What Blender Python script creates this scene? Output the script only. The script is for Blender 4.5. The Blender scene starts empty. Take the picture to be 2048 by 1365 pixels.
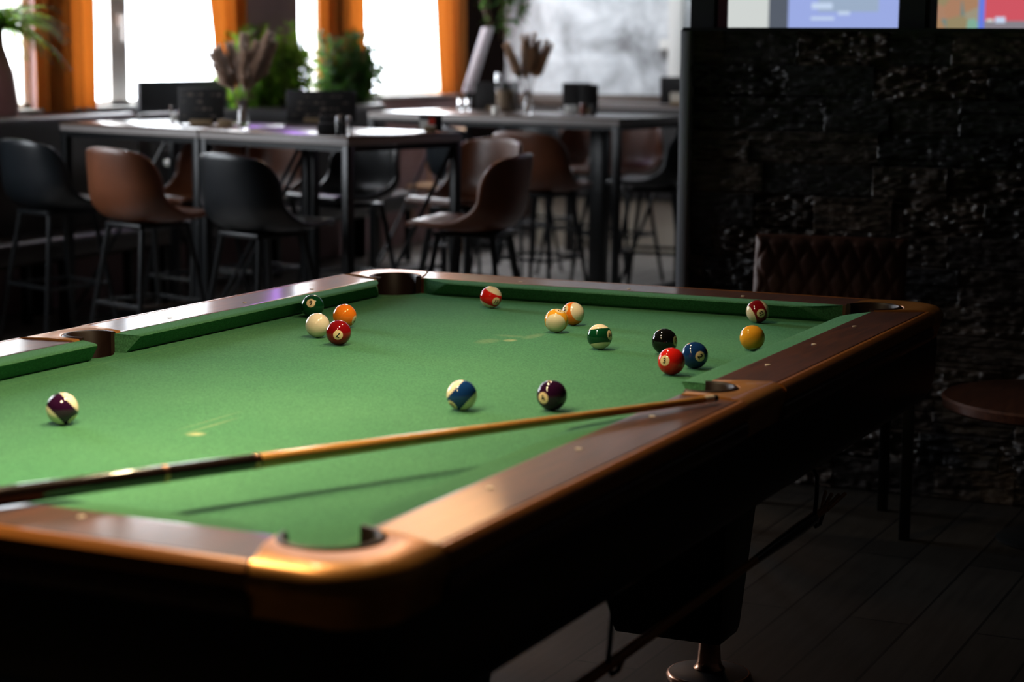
import bpy, bmesh, math, random
import numpy as np
from mathutils import Vector, Matrix
PI = math.pi
random.seed(7)
scn = bpy.context.scene
COL = scn.collection

# ------------------------------------------------------------------ camera
CAM = Vector((-2.186057, -1.319168, 1.432587))
RX = Vector((0.431057, -0.902291, 0.007786)).normalized()
FW = Vector((0.893001, 0.42535, -0.14706)).normalized()
UP = RX.cross(FW).normalized()
FPX = 3946.29
cam = bpy.data.cameras.new('camera')
cam.sensor_width = 36.0
cam.lens = FPX / 2048 * 36.0
cam.clip_end = 100
cam.dof.use_dof = True
cam.dof.focus_distance = 4.55
cam.dof.aperture_fstop = 2.9
camo = bpy.data.objects.new('camera', cam)
COL.objects.link(camo)
camo.matrix_world = Matrix(((RX.x, UP.x, -FW.x, CAM.x), (RX.y, UP.y, -FW.y, CAM.y), (RX.z, UP.z, -FW.z, CAM.z), (0, 0, 0, 1)))
scn.camera = camo

# ------------------------------------------------------------------ view + world + lights
scn.view_settings.view_transform = 'Standard'
scn.view_settings.look = 'None'
scn.view_settings.exposure = 0.0
scn.view_settings.gamma = 1.0
scn.view_settings.use_curve_mapping = False
world = bpy.data.worlds.new('sky')
scn.world = world
world.use_nodes = True
bg = world.node_tree.nodes['Background']
bg.inputs[0].default_value = (0.93, 0.97, 1.0, 1)
bg.inputs[1].default_value = 13.0

def area(name, loc, aim, sx, sy, power, color, spread=180, disk=False, portal=False):
    l = bpy.data.lights.new(name, 'AREA')
    l.shape = 'DISK' if disk else 'RECTANGLE'
    l.size = sx
    if not disk: l.size_y = sy
    l.energy = power
    l.color = color
    l.spread = math.radians(spread)
    if portal: l.cycles.is_portal = True
    o = bpy.data.objects.new(name, l)
    COL.objects.link(o)
    o.location = loc
    o.rotation_euler = (Vector(aim) - Vector(loc)).to_track_quat('-Z', 'Y').to_euler()
    return o

BED = 0.76
for lx, pw in ((0.14, 13.0), (0.74, 6.6), (1.34, 5.4), (1.94, 3.6)):          # the four bulbs of the lamp above the pool table
    area('table_lamp_light', (lx, 0.62, BED + 0.96), (lx, 0.62, 0), 0.062, 0, pw, (1.0, 0.76, 0.47), spread=128, disk=True)
area('rail_glare_light', (5.6, 2.8, 2.32), (0.4, -0.1, 0.8), 0.62, 0, 8.0, (1.0, 0.50, 0.20), disk=True)  # added unseen warm lamp, gives the near rail its glare
area('back_wall_fill_light', (10.2, 2.6, 2.8), (11.5, 2.6, 1.5), 2.6, .1, 26, (0.86, 0.93, 1.0))  # added unseen fill that brightens the concrete wall
area('led_strip_light', (8.62, 5.5, 2.35), (8.0, 3.0, 2.2), 0.12, 1.0, 3.0, (0.5, 0.2, 1.0))

# pixel in the 2048x1365 frame -> point in the room at height z / on a vertical plane
def ray(px, py):
    return FW + RX * ((px - 1024) / FPX) - UP * ((py - 682.5) / FPX)
def atz(px, py, z):
    d = ray(px, py); return CAM + d * ((z - CAM.z) / d.z)
def aty(px, py, y):
    d = ray(px, py); return CAM + d * ((y - CAM.y) / d.y)
def atx(px, py, x):
    d = ray(px, py); return CAM + d * ((x - CAM.x) / d.x)
def atd(px, py, dist):
    return CAM + ray(px, py) * dist

# ------------------------------------------------------------------ materials
def new_mat(name):
    m = bpy.data.materials.new(name); m.use_nodes = True
    nt = m.node_tree; return m, nt, nt.nodes['Principled BSDF']
def link(nt, a, b): nt.links.new(a, b)
def node(nt, t, **kw):
    n = nt.nodes.new(t)
    for k, v in kw.items():
        if k in n.inputs: n.inputs[k].default_value = v
        else: setattr(n, k, v)
    return n
def coords(nt, scale=(1, 1, 1), kind='Object', rot=(0, 0, 0)):
    tc = node(nt, 'ShaderNodeTexCoord'); mp = node(nt, 'ShaderNodeMapping')
    mp.inputs['Scale'].default_value = scale; mp.inputs['Rotation'].default_value = rot
    link(nt, tc.outputs[kind], mp.inputs[0]); return mp.outputs[0]
def ramp(nt, fac, stops):
    r = node(nt, 'ShaderNodeValToRGB'); e = r.color_ramp.elements
    while len(e) < len(stops): e.new(0.5)
    for i, (p, c) in enumerate(stops):
        e[i].position = p; e[i].color = (*c, 1)
    link(nt, fac, r.inputs[0]); return r.outputs[0]
def mathn(nt, op, a, b=None, c=None, clamp=False):
    n = node(nt, 'ShaderNodeMath'); n.operation = op; n.use_clamp = clamp
    for i, v in enumerate((a, b, c)):
        if v is None: continue
        if isinstance(v, (int, float)): n.inputs[i].default_value = v
        else: link(nt, v, n.inputs[i])
    return n.outputs[0]
def mixc(nt, fac, a, b):
    n = node(nt, 'ShaderNodeMix'); n.data_type = 'RGBA'
    for i, v in ((0, fac), (6, a), (7, b)):
        if isinstance(v, tuple): n.inputs[i].default_value = (*v, 1)
        elif isinstance(v, (int, float)): n.inputs[i].default_value = v
        else: link(nt, v, n.inputs[i])
    return n.outputs[2]
def bump(nt, bsdf, h, strength=0.3, dist=0.01):
    b = node(nt, 'ShaderNodeBump'); b.inputs['Strength'].default_value = strength; b.inputs['Distance'].default_value = dist
    link(nt, h, b.inputs['Height']); link(nt, b.outputs[0], bsdf.inputs['Normal'])

def plain(name, col, rough=0.5, metal=0.0, coat=0.0, spec=0.5, noise=0.0, nscale=20, emit=None, es=0, trans=0, alpha=1, bumpy=0):
    m, nt, b = new_mat(name)
    b.inputs['Base Color'].default_value = (*col, 1)
    b.inputs['Roughness'].default_value = rough
    b.inputs['Metallic'].default_value = metal
    b.inputs['Coat Weight'].default_value = coat
    b.inputs['Specular IOR Level'].default_value = spec
    b.inputs['Transmission Weight'].default_value = trans
    b.inputs['Alpha'].default_value = alpha
    if emit: b.inputs['Emission Color'].default_value = (*emit, 1); b.inputs['Emission Strength'].default_value = es
    if noise or bumpy:
        n = node(nt, 'ShaderNodeTexNoise'); n.inputs['Scale'].default_value = nscale; n.inputs['Detail'].default_value = 4
        link(nt, coords(nt), n.inputs[0])
        if noise:
            c = ramp(nt, n.outputs[0], [(0.3, tuple(v * (1 - noise) for v in col)), (0.7, tuple(min(1, v * (1 + noise)) for v in col))])
            link(nt, c, b.inputs['Base Color'])
        if bumpy: bump(nt, b, n.outputs[0], bumpy, 0.005)
    return m

def wood(name, c1, c2, rough=0.3, coat=0.6, scale=(2, 18, 18), croug=0.12, rot=(0, 0, 0)):
    m, nt, b = new_mat(name)
    v = coords(nt, scale, rot=rot)
    n = node(nt, 'ShaderNodeTexNoise'); n.inputs['Scale'].default_value = 3; n.inputs['Detail'].default_value = 8; n.inputs['Distortion'].default_value = 1.2
    link(nt, v, n.inputs[0])
    link(nt, ramp(nt, n.outputs[0], [(0.32, c1), (0.68, c2)]), b.inputs['Base Color'])
    b.inputs['Roughness'].default_value = rough
    b.inputs['Coat Weight'].default_value = coat; b.inputs['Coat Roughness'].default_value = croug
    return m

def cloth_mat():
    m, nt, b = new_mat('green_cloth')
    tc = node(nt, 'ShaderNodeTexCoord')
    P = tc.outputs['Object']
    n1 = node(nt, 'ShaderNodeTexNoise'); n1.inputs['Scale'].default_value = 2.2; n1.inputs['Detail'].default_value = 5; link(nt, P, n1.inputs[0])
    n2 = node(nt, 'ShaderNodeTexNoise'); n2.inputs['Scale'].default_value = 260; n2.inputs['Detail'].default_value = 2; link(nt, P, n2.inputs[0])
    c = ramp(nt, n1.outputs[0], [(0.3, (0.046, 0.172, 0.078)), (0.7, (0.070, 0.218, 0.100))])
    c2 = ramp(nt, n2.outputs[0], [(0.35, (0.55, 0.55, 0.55)), (0.75, (1.35, 1.35, 1.3))])
    mm = node(nt, 'ShaderNodeMix'); mm.data_type = 'RGBA'; mm.blend_type = 'MULTIPLY'; mm.inputs[0].default_value = 0.8
    link(nt, c, mm.inputs[6]); link(nt, c2, mm.inputs[7])
    col = mm.outputs[2]
    sep = node(nt, 'ShaderNodeSeparateXYZ'); link(nt, P, sep.inputs[0])
    X, Y = sep.outputs[0], sep.outputs[1]
    # object space is centred on the table: x in -1.27..1.27, y in -0.635..0.635
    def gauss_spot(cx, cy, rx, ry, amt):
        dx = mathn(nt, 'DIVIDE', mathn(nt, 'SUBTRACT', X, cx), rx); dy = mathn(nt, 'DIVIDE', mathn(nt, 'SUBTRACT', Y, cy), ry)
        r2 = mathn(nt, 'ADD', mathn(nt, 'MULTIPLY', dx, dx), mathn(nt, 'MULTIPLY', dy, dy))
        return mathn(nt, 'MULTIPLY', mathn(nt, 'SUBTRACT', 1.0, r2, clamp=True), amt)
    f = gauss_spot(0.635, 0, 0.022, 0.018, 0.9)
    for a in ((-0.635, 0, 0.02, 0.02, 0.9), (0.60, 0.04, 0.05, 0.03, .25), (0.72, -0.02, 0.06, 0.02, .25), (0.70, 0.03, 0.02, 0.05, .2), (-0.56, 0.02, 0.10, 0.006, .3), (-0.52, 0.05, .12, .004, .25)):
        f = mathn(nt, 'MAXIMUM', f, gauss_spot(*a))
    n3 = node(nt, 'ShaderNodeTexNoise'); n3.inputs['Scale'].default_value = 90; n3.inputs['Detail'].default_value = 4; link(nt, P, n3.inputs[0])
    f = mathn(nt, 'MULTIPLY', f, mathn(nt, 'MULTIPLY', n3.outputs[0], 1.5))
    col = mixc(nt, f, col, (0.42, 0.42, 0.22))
    # worn seams where balls run along the cushions
    def line(v, at):
        d = mathn(nt, 'ABSOLUTE', mathn(nt, 'SUBTRACT', mathn(nt, 'ABSOLUTE', v), at))
        return mathn(nt, 'SUBTRACT', 1.0, mathn(nt, 'DIVIDE', d, 0.0022), clamp=True)
    g = mathn(nt, 'MAXIMUM', line(X, 1.215), line(Y, 0.618))
    n4 = node(nt, 'ShaderNodeTexNoise'); n4.inputs['Scale'].default_value = 6; link(nt, P, n4.inputs[0])
    g = mathn(nt, 'MULTIPLY', g, mathn(nt, 'MULTIPLY', n4.outputs[0], 0.55))
    col = mixc(nt, g, col, (0.22, 0.40, 0.12))
    link(nt, col, b.inputs['Base Color'])
    b.inputs['Roughness'].default_value = 0.92
    b.inputs['Specular IOR Level'].default_value = 0.15
    b.inputs['Sheen Weight'].default_value = 0.25; b.inputs['Sheen Roughness'].default_value = 0.4
    b.inputs['Sheen Tint'].default_value = (0.25, 0.8, 0.4, 1)
    bump(nt, b, n2.outputs[0], 0.25, 0.001)
    return m

def leather(name, col, rough=0.33):
    m, nt, b = new_mat(name)
    v = coords(nt)
    n = node(nt, 'ShaderNodeTexNoise'); n.inputs['Scale'].default_value = 5; n.inputs['Detail'].default_value = 6; link(nt, v, n.inputs[0])
    link(nt, ramp(nt, n.outputs[0], [(0.3, tuple(c * .75 for c in col)), (0.7, tuple(c * 1.25 for c in col))]), b.inputs['Base Color'])
    b.inputs['Roughness'].default_value = rough
    vo = node(nt, 'ShaderNodeTexVoronoi'); vo.inputs['Scale'].default_value = 180; link(nt, v, vo.inputs[0])
    bump(nt, b, vo.outputs[0], 0.12, 0.002)
    return m

M = {}
M['cloth'] = cloth_mat()
M['rail_wood'] = wood('walnut_rail', (0.040, 0.010, 0.004), (0.095, 0.024, 0.007), 0.46, 0.38, croug=0.11)
M['dark_wood'] = wood('dark_cabinet', (0.006, 0.003, 0.002), (0.012, 0.006, 0.003), 0.4, 0.1)
M['casting'] = plain('bronze_casting', (0.56, 0.24, 0.05), 0.34, 0.6, coat=0.15, noise=0.15, nscale=15)
M['edge_highlight'] = plain('highlight_bronze', (0.34, 0.12, 0.022), 0.3, 0.25)
M['liner'] = plain('pocket_rubber', (0.018, 0.008, 0.005), 0.45, spec=0.3)
M['pearl'] = plain('pearl_inlay', (0.85, 0.75, 0.6), 0.3)
M['copper'] = plain('copper', (0.62, 0.30, 0.18), 0.25, 1.0)
M['black_metal'] = plain('black_metal', (0.008, 0.009, 0.010), 0.34, 0.0, spec=0.3)
M['trim_grey'] = plain('trim_grey', (0.42, 0.43, 0.46), 0.4)
M['grey_metal'] = plain('brushed_metal', (0.45, 0.46, 0.48), 0.35, 0.9)
M['foot_black'] = plain('foot_black', (0.02, 0.016, 0.015), 0.5)
M['black_plastic'] = plain('black_plastic', (0.006, 0.006, 0.007), 0.4)
M['maple'] = wood('maple_shaft', (0.50, 0.22, 0.045), (0.62, 0.30, 0.07), 0.25, 0.7, (8, 60, 60))
M['ebony'] = plain('ebony_butt', (0.012, 0.006, 0.004), 0.2, coat=1.0)
M['ferrule'] = plain('ferrule', (0.85, 0.75, 0.62), 0.35)
M['tip'] = plain('cue_tip', (0.02, 0.025, 0.04), 0.8)
M['bridge_wood'] = wood('rest_wood', (0.36, 0.11, 0.02), (0.48, 0.16, 0.03), 0.4, 0.3)
M['leather_black'] = leather('black_leather', (0.006, 0.008, 0.010), 0.33)
M['leather_brown'] = leather('brown_leather', (0.115, 0.036, 0.014), 0.34)
M['leather_dark'] = leather('dark_brown_leather', (0.022, 0.012, 0.008), 0.4)
M['leather_grey'] = leather('grey_leather', (0.055, 0.052, 0.052), 0.35)
M['leather_quilt'] = leather('quilted_leather', (0.10, 0.034, 0.018), 0.48)
M['table_top'] = wood('bar_table_wood', (0.055, 0.028, 0.016), (0.11, 0.055, 0.03), 0.28, 0.3, (12, 2, 12), croug=0.15)
M['table_edge'] = plain('bar_table_edge', (0.26, 0.235, 0.225), 0.5)
M['tan_wood'] = wood('tan_chair_wood', (0.42, 0.22, 0.11), (0.60, 0.36, 0.20), 0.4, 0.2)
M['round_top'] = wood('round_table_wood', (0.06, 0.018, 0.009), (0.12, 0.04, 0.018), 0.4, 0.15)
M['white'] = plain('white_paint', (0.78, 0.77, 0.73), 0.5)
M['pale_board'] = plain('pale_board', (0.92, 0.84, 0.88), 0.5)
M['menu'] = plain('menu_black', (0.008, 0.007, 0.007), 0.5)
M['chalk'] = plain('chalk_letters', (0.13, 0.10, 0.085), 0.8)
M['red_print'] = plain('red_print', (0.55, 0.04, 0.02), 0.5)
M['beige_print'] = plain('beige_print', (0.55, 0.50, 0.42), 0.6)
M['paper'] = plain('white_paper', (0.8, 0.8, 0.76), 0.7)
M['candle'] = plain('white_wax', (0.85, 0.84, 0.78), 0.5)
M['brown_jar'] = plain('brown_jar', (0.10, 0.02, 0.01), 0.2)
M['block_wood'] = plain('menu_block_wood', (0.22, 0.15, 0.08), 0.5)
M['pampas'] = None
M['pampas_dark'] = plain('dried_grass', (0.50, 0.33, 0.21), 0.9, noise=0.3, nscale=30)
M['stem'] = plain('dry_stem', (0.15, 0.09, 0.05), 0.8)
M['salt'] = plain('salt', (0.7, 0.72, 0.75), 0.4)
M['mauve_wall'] = plain('mauve_wall', (0.42, 0.27, 0.27), 0.8, noise=0.12, nscale=3)
M['dark_wall'] = plain('dark_wall', (0.03, 0.026, 0.024), 0.85)
M['ceiling'] = plain('ceiling_paint', (0.10, 0.095, 0.09), 0.9)
M['column'] = plain('dark_column', (0.010, 0.005, 0.004), 0.8, spec=0.1)
M['window_frame'] = plain('window_frame_white', (0.85, 0.82, 0.77), 0.4)
M['handle'] = plain('handle_white', (0.9, 0.9, 0.88), 0.3)
M['rail_brown'] = plain('brown_dado', (0.05, 0.026, 0.014), 0.5)
M['pot_mauve'] = plain('mauve_pot', (0.42, 0.19, 0.18), 0.45)
M['pot_grey'] = plain('grey_planter', (0.16, 0.155, 0.15), 0.4)
M['soil'] = plain('soil', (0.03, 0.02, 0.012), 0.95)
M['heater'] = plain('heater_white', (0.60, 0.54, 0.44), 0.5)

def glass_mat(name, col=(1, 1, 1), rough=0.02):
    m, nt, b = new_mat(name)
    b.inputs['Base Color'].default_value = (*col, 1); b.inputs['Roughness'].default_value = rough
    b.inputs['Transmission Weight'].default_value = 1.0; b.inputs['IOR'].default_value = 1.45
    return m
M['glass'] = glass_mat('clear_glass')

def pane_mat():
    m, nt, b = new_mat('window_pane')
    nt.nodes.remove(b)
    out = nt.nodes['Material Output']
    t = node(nt, 'ShaderNodeBsdfTransparent'); t.inputs[0].default_value = (0.97, 0.98, 1, 1)
    g = node(nt, 'ShaderNodeBsdfGlossy'); g.inputs['Roughness'].default_value = 0.02
    mx = node(nt, 'ShaderNodeMixShader'); mx.inputs[0].default_value = 0.05
    link(nt, t.outputs[0], mx.inputs[1]); link(nt, g.outputs[0], mx.inputs[2]); link(nt, mx.outputs[0], out.inputs[0])
    return m
M['pane'] = pane_mat()

def curtain_mat():
    m, nt, b = new_mat('orange_curtain')
    out = nt.nodes['Material Output']
    w = node(nt, 'ShaderNodeTexNoise'); w.inputs['Scale'].default_value = 60; link(nt, coords(nt, (1, 1, .1)), w.inputs[0])
    c = ramp(nt, w.outputs[0], [(0.3, (0.42, 0.15, 0.035)), (0.7, (0.52, 0.20, 0.05))])
    link(nt, c, b.inputs['Base Color']); b.inputs['Roughness'].default_value = 0.9; b.inputs['Specular IOR Level'].default_value = 0.1
    t = node(nt, 'ShaderNodeBsdfTranslucent'); t.inputs[0].default_value = (0.62, 0.16, 0.018, 1)
    mx = node(nt, 'ShaderNodeMixShader'); mx.inputs[0].default_value = 0.13
    link(nt, b.outputs[0], mx.inputs[1]); link(nt, t.outputs[0], mx.inputs[2]); link(nt, mx.outputs[0], out.inputs[0])
    return m
M['curtain'] = curtain_mat()

def leaf_mat(name, c1, c2, tr):
    m, nt, b = new_mat(name)
    out = nt.nodes['Material Output']
    n = node(nt, 'ShaderNodeTexNoise'); n.inputs['Scale'].default_value = 9; link(nt, coords(nt), n.inputs[0])
    link(nt, ramp(nt, n.outputs[0], [(0.35, c1), (0.65, c2)]), b.inputs['Base Color']); b.inputs['Roughness'].default_value = 0.5
    t = node(nt, 'ShaderNodeBsdfTranslucent'); t.inputs[0].default_value = (*tr, 1)
    mx = node(nt, 'ShaderNodeMixShader'); mx.inputs[0].default_value = 0.45
    link(nt, b.outputs[0], mx.inputs[1]); link(nt, t.outputs[0], mx.inputs[2]); link(nt, mx.outputs[0], out.inputs[0])
    return m
M['leaf'] = leaf_mat('green_leaf', (0.06, 0.18, 0.02), (0.20, 0.38, 0.05), (0.40, 0.70, 0.06))
M['leaf_dark'] = leaf_mat('dark_leaf', (0.014, 0.055, 0.010), (0.045, 0.13, 0.022), (0.10, 0.24, 0.04))

M['pampas'] = leaf_mat('pampas', (0.62, 0.50, 0.43), (0.85, 0.74, 0.66), (0.75, 0.62, 0.52))
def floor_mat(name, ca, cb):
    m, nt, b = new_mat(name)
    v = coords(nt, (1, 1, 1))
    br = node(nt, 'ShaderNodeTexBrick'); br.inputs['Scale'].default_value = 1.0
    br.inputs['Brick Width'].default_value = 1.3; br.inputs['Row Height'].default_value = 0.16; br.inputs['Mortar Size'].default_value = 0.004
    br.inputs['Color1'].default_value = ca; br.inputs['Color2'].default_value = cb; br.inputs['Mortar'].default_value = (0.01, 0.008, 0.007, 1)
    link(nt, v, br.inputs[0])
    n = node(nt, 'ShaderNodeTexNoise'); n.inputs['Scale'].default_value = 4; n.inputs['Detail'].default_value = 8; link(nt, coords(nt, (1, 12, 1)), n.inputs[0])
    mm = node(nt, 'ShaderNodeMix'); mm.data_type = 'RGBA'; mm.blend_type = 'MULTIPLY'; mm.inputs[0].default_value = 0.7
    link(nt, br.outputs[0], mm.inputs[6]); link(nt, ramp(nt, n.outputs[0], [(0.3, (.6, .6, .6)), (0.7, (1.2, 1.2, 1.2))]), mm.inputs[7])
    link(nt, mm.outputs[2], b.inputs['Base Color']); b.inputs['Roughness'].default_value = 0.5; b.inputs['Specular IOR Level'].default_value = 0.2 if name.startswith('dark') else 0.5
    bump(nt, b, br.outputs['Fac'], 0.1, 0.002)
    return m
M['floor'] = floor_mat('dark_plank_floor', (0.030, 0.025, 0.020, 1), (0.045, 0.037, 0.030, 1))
M['floor_lit'] = floor_mat('lit_plank_floor', (0.25, 0.225, 0.20, 1), (0.33, 0.30, 0.27, 1))  # daylit copy of the plank floor, brightness put into its colour

def concrete_mat():
    m, nt, b = new_mat('grey_concrete_wall')
    v = coords(nt)
    n = node(nt, 'ShaderNodeTexNoise'); n.inputs['Scale'].default_value = 2.6; n.inputs['Detail'].default_value = 6; n.inputs['Roughness'].default_value = .6; n.inputs['Distortion'].default_value = .5; link(nt, v, n.inputs[0])
    c = ramp(nt, n.outputs[0], [(0.36, (0.22, 0.22, 0.225)), (0.5, (0.50, 0.52, 0.54)), (0.64, (0.80, 0.82, 0.84))])
    link(nt, c, b.inputs['Base Color']); b.inputs['Roughness'].default_value = 0.7
    bump(nt, b, n.outputs[0], 0.2, 0.01)
    return m
M['concrete'] = concrete_mat()

def stone_mat():
    m, nt, b = new_mat('black_slate')
    v = coords(nt)
    at = node(nt, 'ShaderNodeAttribute'); at.attribute_name = 'tone'
    n = node(nt, 'ShaderNodeTexNoise'); n.inputs['Scale'].default_value = 14; n.inputs['Detail'].default_value = 8; link(nt, coords(nt, (1, 1, 5)), n.inputs[0])
    c0 = mixc(nt, at.outputs['Fac'], (0.028, 0.028, 0.031), (0.080, 0.058, 0.044))
    mm = node(nt, 'ShaderNodeMix'); mm.data_type = 'RGBA'; mm.blend_type = 'MULTIPLY'; mm.inputs[0].default_value = 1
    link(nt, c0, mm.inputs[6]); link(nt, ramp(nt, n.outputs[0], [(0.35, (.45, .45, .45)), (0.7, (2.0, 1.95, 1.9))]), mm.inputs[7])
    link(nt, mm.outputs[2], b.inputs['Base Color'])
    b.inputs['Roughness'].default_value = 0.33
    n2 = node(nt, 'ShaderNodeTexNoise'); n2.inputs['Scale'].default_value = 45; n2.inputs['Detail'].default_value = 6; link(nt, coords(nt, (1, 1, 3)), n2.inputs[0])
    bump(nt, b, n2.outputs[0], 0.7, 0.008)
    return m
M['stone'] = stone_mat()

def ball_mat(name, color, stripe):
    """number discs on +-x, stripe around z, all in the ball's own coordinates"""
    m, nt, b = new_mat(name)
    tc = node(nt, 'ShaderNodeTexCoord'); sep = node(nt, 'ShaderNodeSeparateXYZ'); link(nt, tc.outputs['Object'], sep.inputs[0])
    R = 0.028575
    cream = (0.80, 0.70, 0.50)
    x2 = mathn(nt, 'ABSOLUTE', sep.outputs[0])
    disc = mathn(nt, 'GREATER_THAN', x2, R * math.cos(0.40))
    if stripe:
        band = mathn(nt, 'LESS_THAN', mathn(nt, 'ABSOLUTE', sep.outputs[2]), R * 0.56)
        base = mixc(nt, band, cream, color)
    else:
        base = color
    if color is not None or stripe:
        col = mixc(nt, disc, base, (0.78, 0.62, 0.36))
        link(nt, col, b.inputs['Base Color'])
    b.inputs['Roughness'].default_value = 0.045
    return m

# ------------------------------------------------------------------ mesh helpers
def mk(name, verts, faces, mat, parent=None, smooth=True, bev=0, seg=2, auto=None):
    me = bpy.data.meshes.new(name)
    me.from_pydata([tuple(v) for v in verts], [], [tuple(f) for f in faces])
    me.update()
    o = bpy.data.objects.new(name, me); COL.objects.link(o)
    bm = bmesh.new(); bm.from_mesh(me)
    bmesh.ops.remove_doubles(bm, verts=bm.verts, dist=1e-6)
    bmesh.ops.recalc_face_normals(bm, faces=bm.faces)
    if bev: bmesh.ops.bevel(bm, geom=[e for e in bm.edges if e.is_manifold and e.calc_face_angle(0) > 0.5], offset=bev, segments=seg, affect='EDGES', profile=0.5)
    ang = math.radians(auto if auto else 35)
    for f in bm.faces: f.smooth = smooth
    for e in bm.edges:
        if e.is_manifold and e.calc_face_angle(0) > ang: e.smooth = False
    bm.to_mesh(me); bm.free()
    me.materials.append(mat)
    if parent: o.parent = parent
    return o

class G:
    """collects geometry that becomes ONE mesh"""
    def __init__(s): s.v = []; s.f = []
    def add(s, vs, fs):
        k = len(s.v); s.v += [Vector(v) for v in vs]; s.f += [tuple(i + k for i in f) for f in fs]; return s
    def box(s, c, d, rz=0, ry=0, rx=0):
        m = Matrix.Rotation(rz, 3, 'Z') @ Matrix.Rotation(ry, 3, 'Y') @ Matrix.Rotation(rx, 3, 'X')
        c = Vector(c); vs = [c + m @ Vector((x * d[0] / 2, y * d[1] / 2, z * d[2] / 2)) for x in (-1, 1) for y in (-1, 1) for z in (-1, 1)]
        return s.add(vs, [(0, 1, 3, 2), (4, 6, 7, 5), (0, 4, 5, 1), (2, 3, 7, 6), (0, 2, 6, 4), (1, 5, 7, 3)])
    def tube(s, pts, rad, n=12, square=False):
        pts = [Vector(p) for p in pts]
        rads = rad if isinstance(rad, (list, tuple)) else [rad] * len(pts)
        if square: n = 4
        rings = []; ref = None
        for i, p in enumerate(pts):
            t = (pts[min(i + 1, len(pts) - 1)] - pts[max(i - 1, 0)]).normalized()
            if ref is None: ref = Vector((0, 0, 1)) if abs(t.z) < 0.9 else Vector((1, 0, 0))
            a = t.cross(ref).normalized(); b = a.cross(t).normalized(); ref = b
            rings.append([p + (a * math.cos(2 * PI * (k + .5) / n) + b * math.sin(2 * PI * (k + .5) / n)) * rads[i] for k in range(n)])
        vs = [v for r in rings for v in r]
        fs = [(i * n + k, i * n + (k + 1) % n, (i + 1) * n + (k + 1) % n, (i + 1) * n + k) for i in range(len(pts) - 1) for k in range(n)]
        fs += [tuple(range(n)), tuple((len(pts) - 1) * n + k for k in range(n))]
        return s.add(vs, fs)
    def lathe(s, prof, c=(0, 0, 0), n=32, cap=True):
        c = Vector(c); vs = []; fs = []
        for r, z in prof:
            vs += [c + Vector((r * math.cos(2 * PI * k / n), r * math.sin(2 * PI * k / n), z)) for k in range(n)]
        for i in range(len(prof) - 1):
            fs += [(i * n + k, i * n + (k + 1) % n, (i + 1) * n + (k + 1) % n, (i + 1) * n + k) for k in range(n)]
        if cap: fs += [tuple(range(n)), tuple((len(prof) - 1) * n + k for k in range(n))]
        return s.add(vs, fs)
    def grid(s, rows, close_u=False):
        """rows: list of equal-length point lists"""
        m = len(rows[0]); vs = [p for r in rows for p in r]; fs = []
        for i in range(len(rows) - 1):
            for k in range(m - (0 if close_u else 1)):
                fs.append((i * m + k, i * m + (k + 1) % m, (i + 1) * m + (k + 1) % m, (i + 1) * m + k))
        return s.add(vs, fs)
    def loft(s, rows):
        """closed-section loft with end caps"""
        s.grid(rows, True); return s
    def prism(s, poly, z0, z1):
        n = len(poly)
        vs = [(x, y, z0) for x, y in poly] + [(x, y, z1) for x, y in poly]
        fs = [tuple(range(n)), tuple(range(n, 2 * n))] + [(k, (k + 1) % n, n + (k + 1) % n, n + k) for k in range(n)]
        return s.add(vs, fs)
    def shift(s, d):
        d = Vector(d); s.v = [v + d for v in s.v]; return s
    def build(s, name, mat, parent=None, **kw):
        return mk(name, s.v, s.f, mat, parent, **kw)

def tag(o, label=None, cat=None, group=None, kind=None):
    if label: o['label'] = label
    if cat: o['category'] = cat
    if group: o['group'] = group
    if kind: o['kind'] = kind
    return o
def thing(name, label, cat, loc=(0, 0, 0), rz=0, group=None):
    o = bpy.data.objects.new(name, None); COL.objects.link(o)
    o.empty_display_size = 0.1
    o.location = loc; o.rotation_euler = (0, 0, rz)
    return tag(o, label, cat, group)
def dup(root, loc, rz, label=None, group=None):
    r = root.copy(); COL.objects.link(r); r.location = loc; r.rotation_euler = (0, 0, rz)
    if label: r['label'] = label
    if group: r['group'] = group
    for ch in list(root.children):
        c = ch.copy(); COL.objects.link(c); c.parent = r
        for g in list(ch.children):
            d = g.copy(); COL.objects.link(d); d.parent = c
    return r
def struct(o): o['kind'] = 'structure'; return o
def smooth_shell(o, levels=1, thick=0.0):
    if thick:
        s = o.modifiers.new('thickness', 'SOLIDIFY'); s.thickness = thick; s.offset = 0
    if levels:
        m = o.modifiers.new('smooth', 'SUBSURF'); m.levels = levels; m.render_levels = levels
    return o

# ------------------------------------------------------------------ room shell
XB, YW, YR, XL, ZC = 11.5, 5.59, -3.6, -4.2, 3.1        # back wall, window wall, right wall, wall behind the camera, ceiling
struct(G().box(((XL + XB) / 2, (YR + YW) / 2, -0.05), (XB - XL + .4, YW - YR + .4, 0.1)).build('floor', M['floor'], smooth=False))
struct(G().box(((3.3 + XB) / 2, (1.25 + YW) / 2, 0.0005), (XB - 3.3, YW - 1.25, 0.001)).build('floor', M['floor_lit'], smooth=False))
struct(G().box(((XL + XB) / 2, (YR + YW) / 2, ZC + 0.05), (XB - XL + .4, YW - YR + .4, 0.1)).build('ceiling', M['ceiling'], smooth=False))
struct(G().box((XB + 0.1, (YR + YW) / 2, ZC / 2), (0.2, YW - YR + .4, ZC)).build('wall_back', M['concrete'], smooth=False))
struct(G().box(((XL + XB) / 2, YR - 0.1, ZC / 2), (XB - XL, 0.2, ZC)).build('wall_right', M['dark_wall'], smooth=False))
struct(G().box((XL - 0.1, (YR + YW) / 2, ZC / 2), (0.2, YW - YR + .4, ZC)).build('wall_front', M['dark_wall'], smooth=False))
def wx(px): return aty(px, 130, YW).x
SILL, HEAD = 1.065, 2.74
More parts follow.
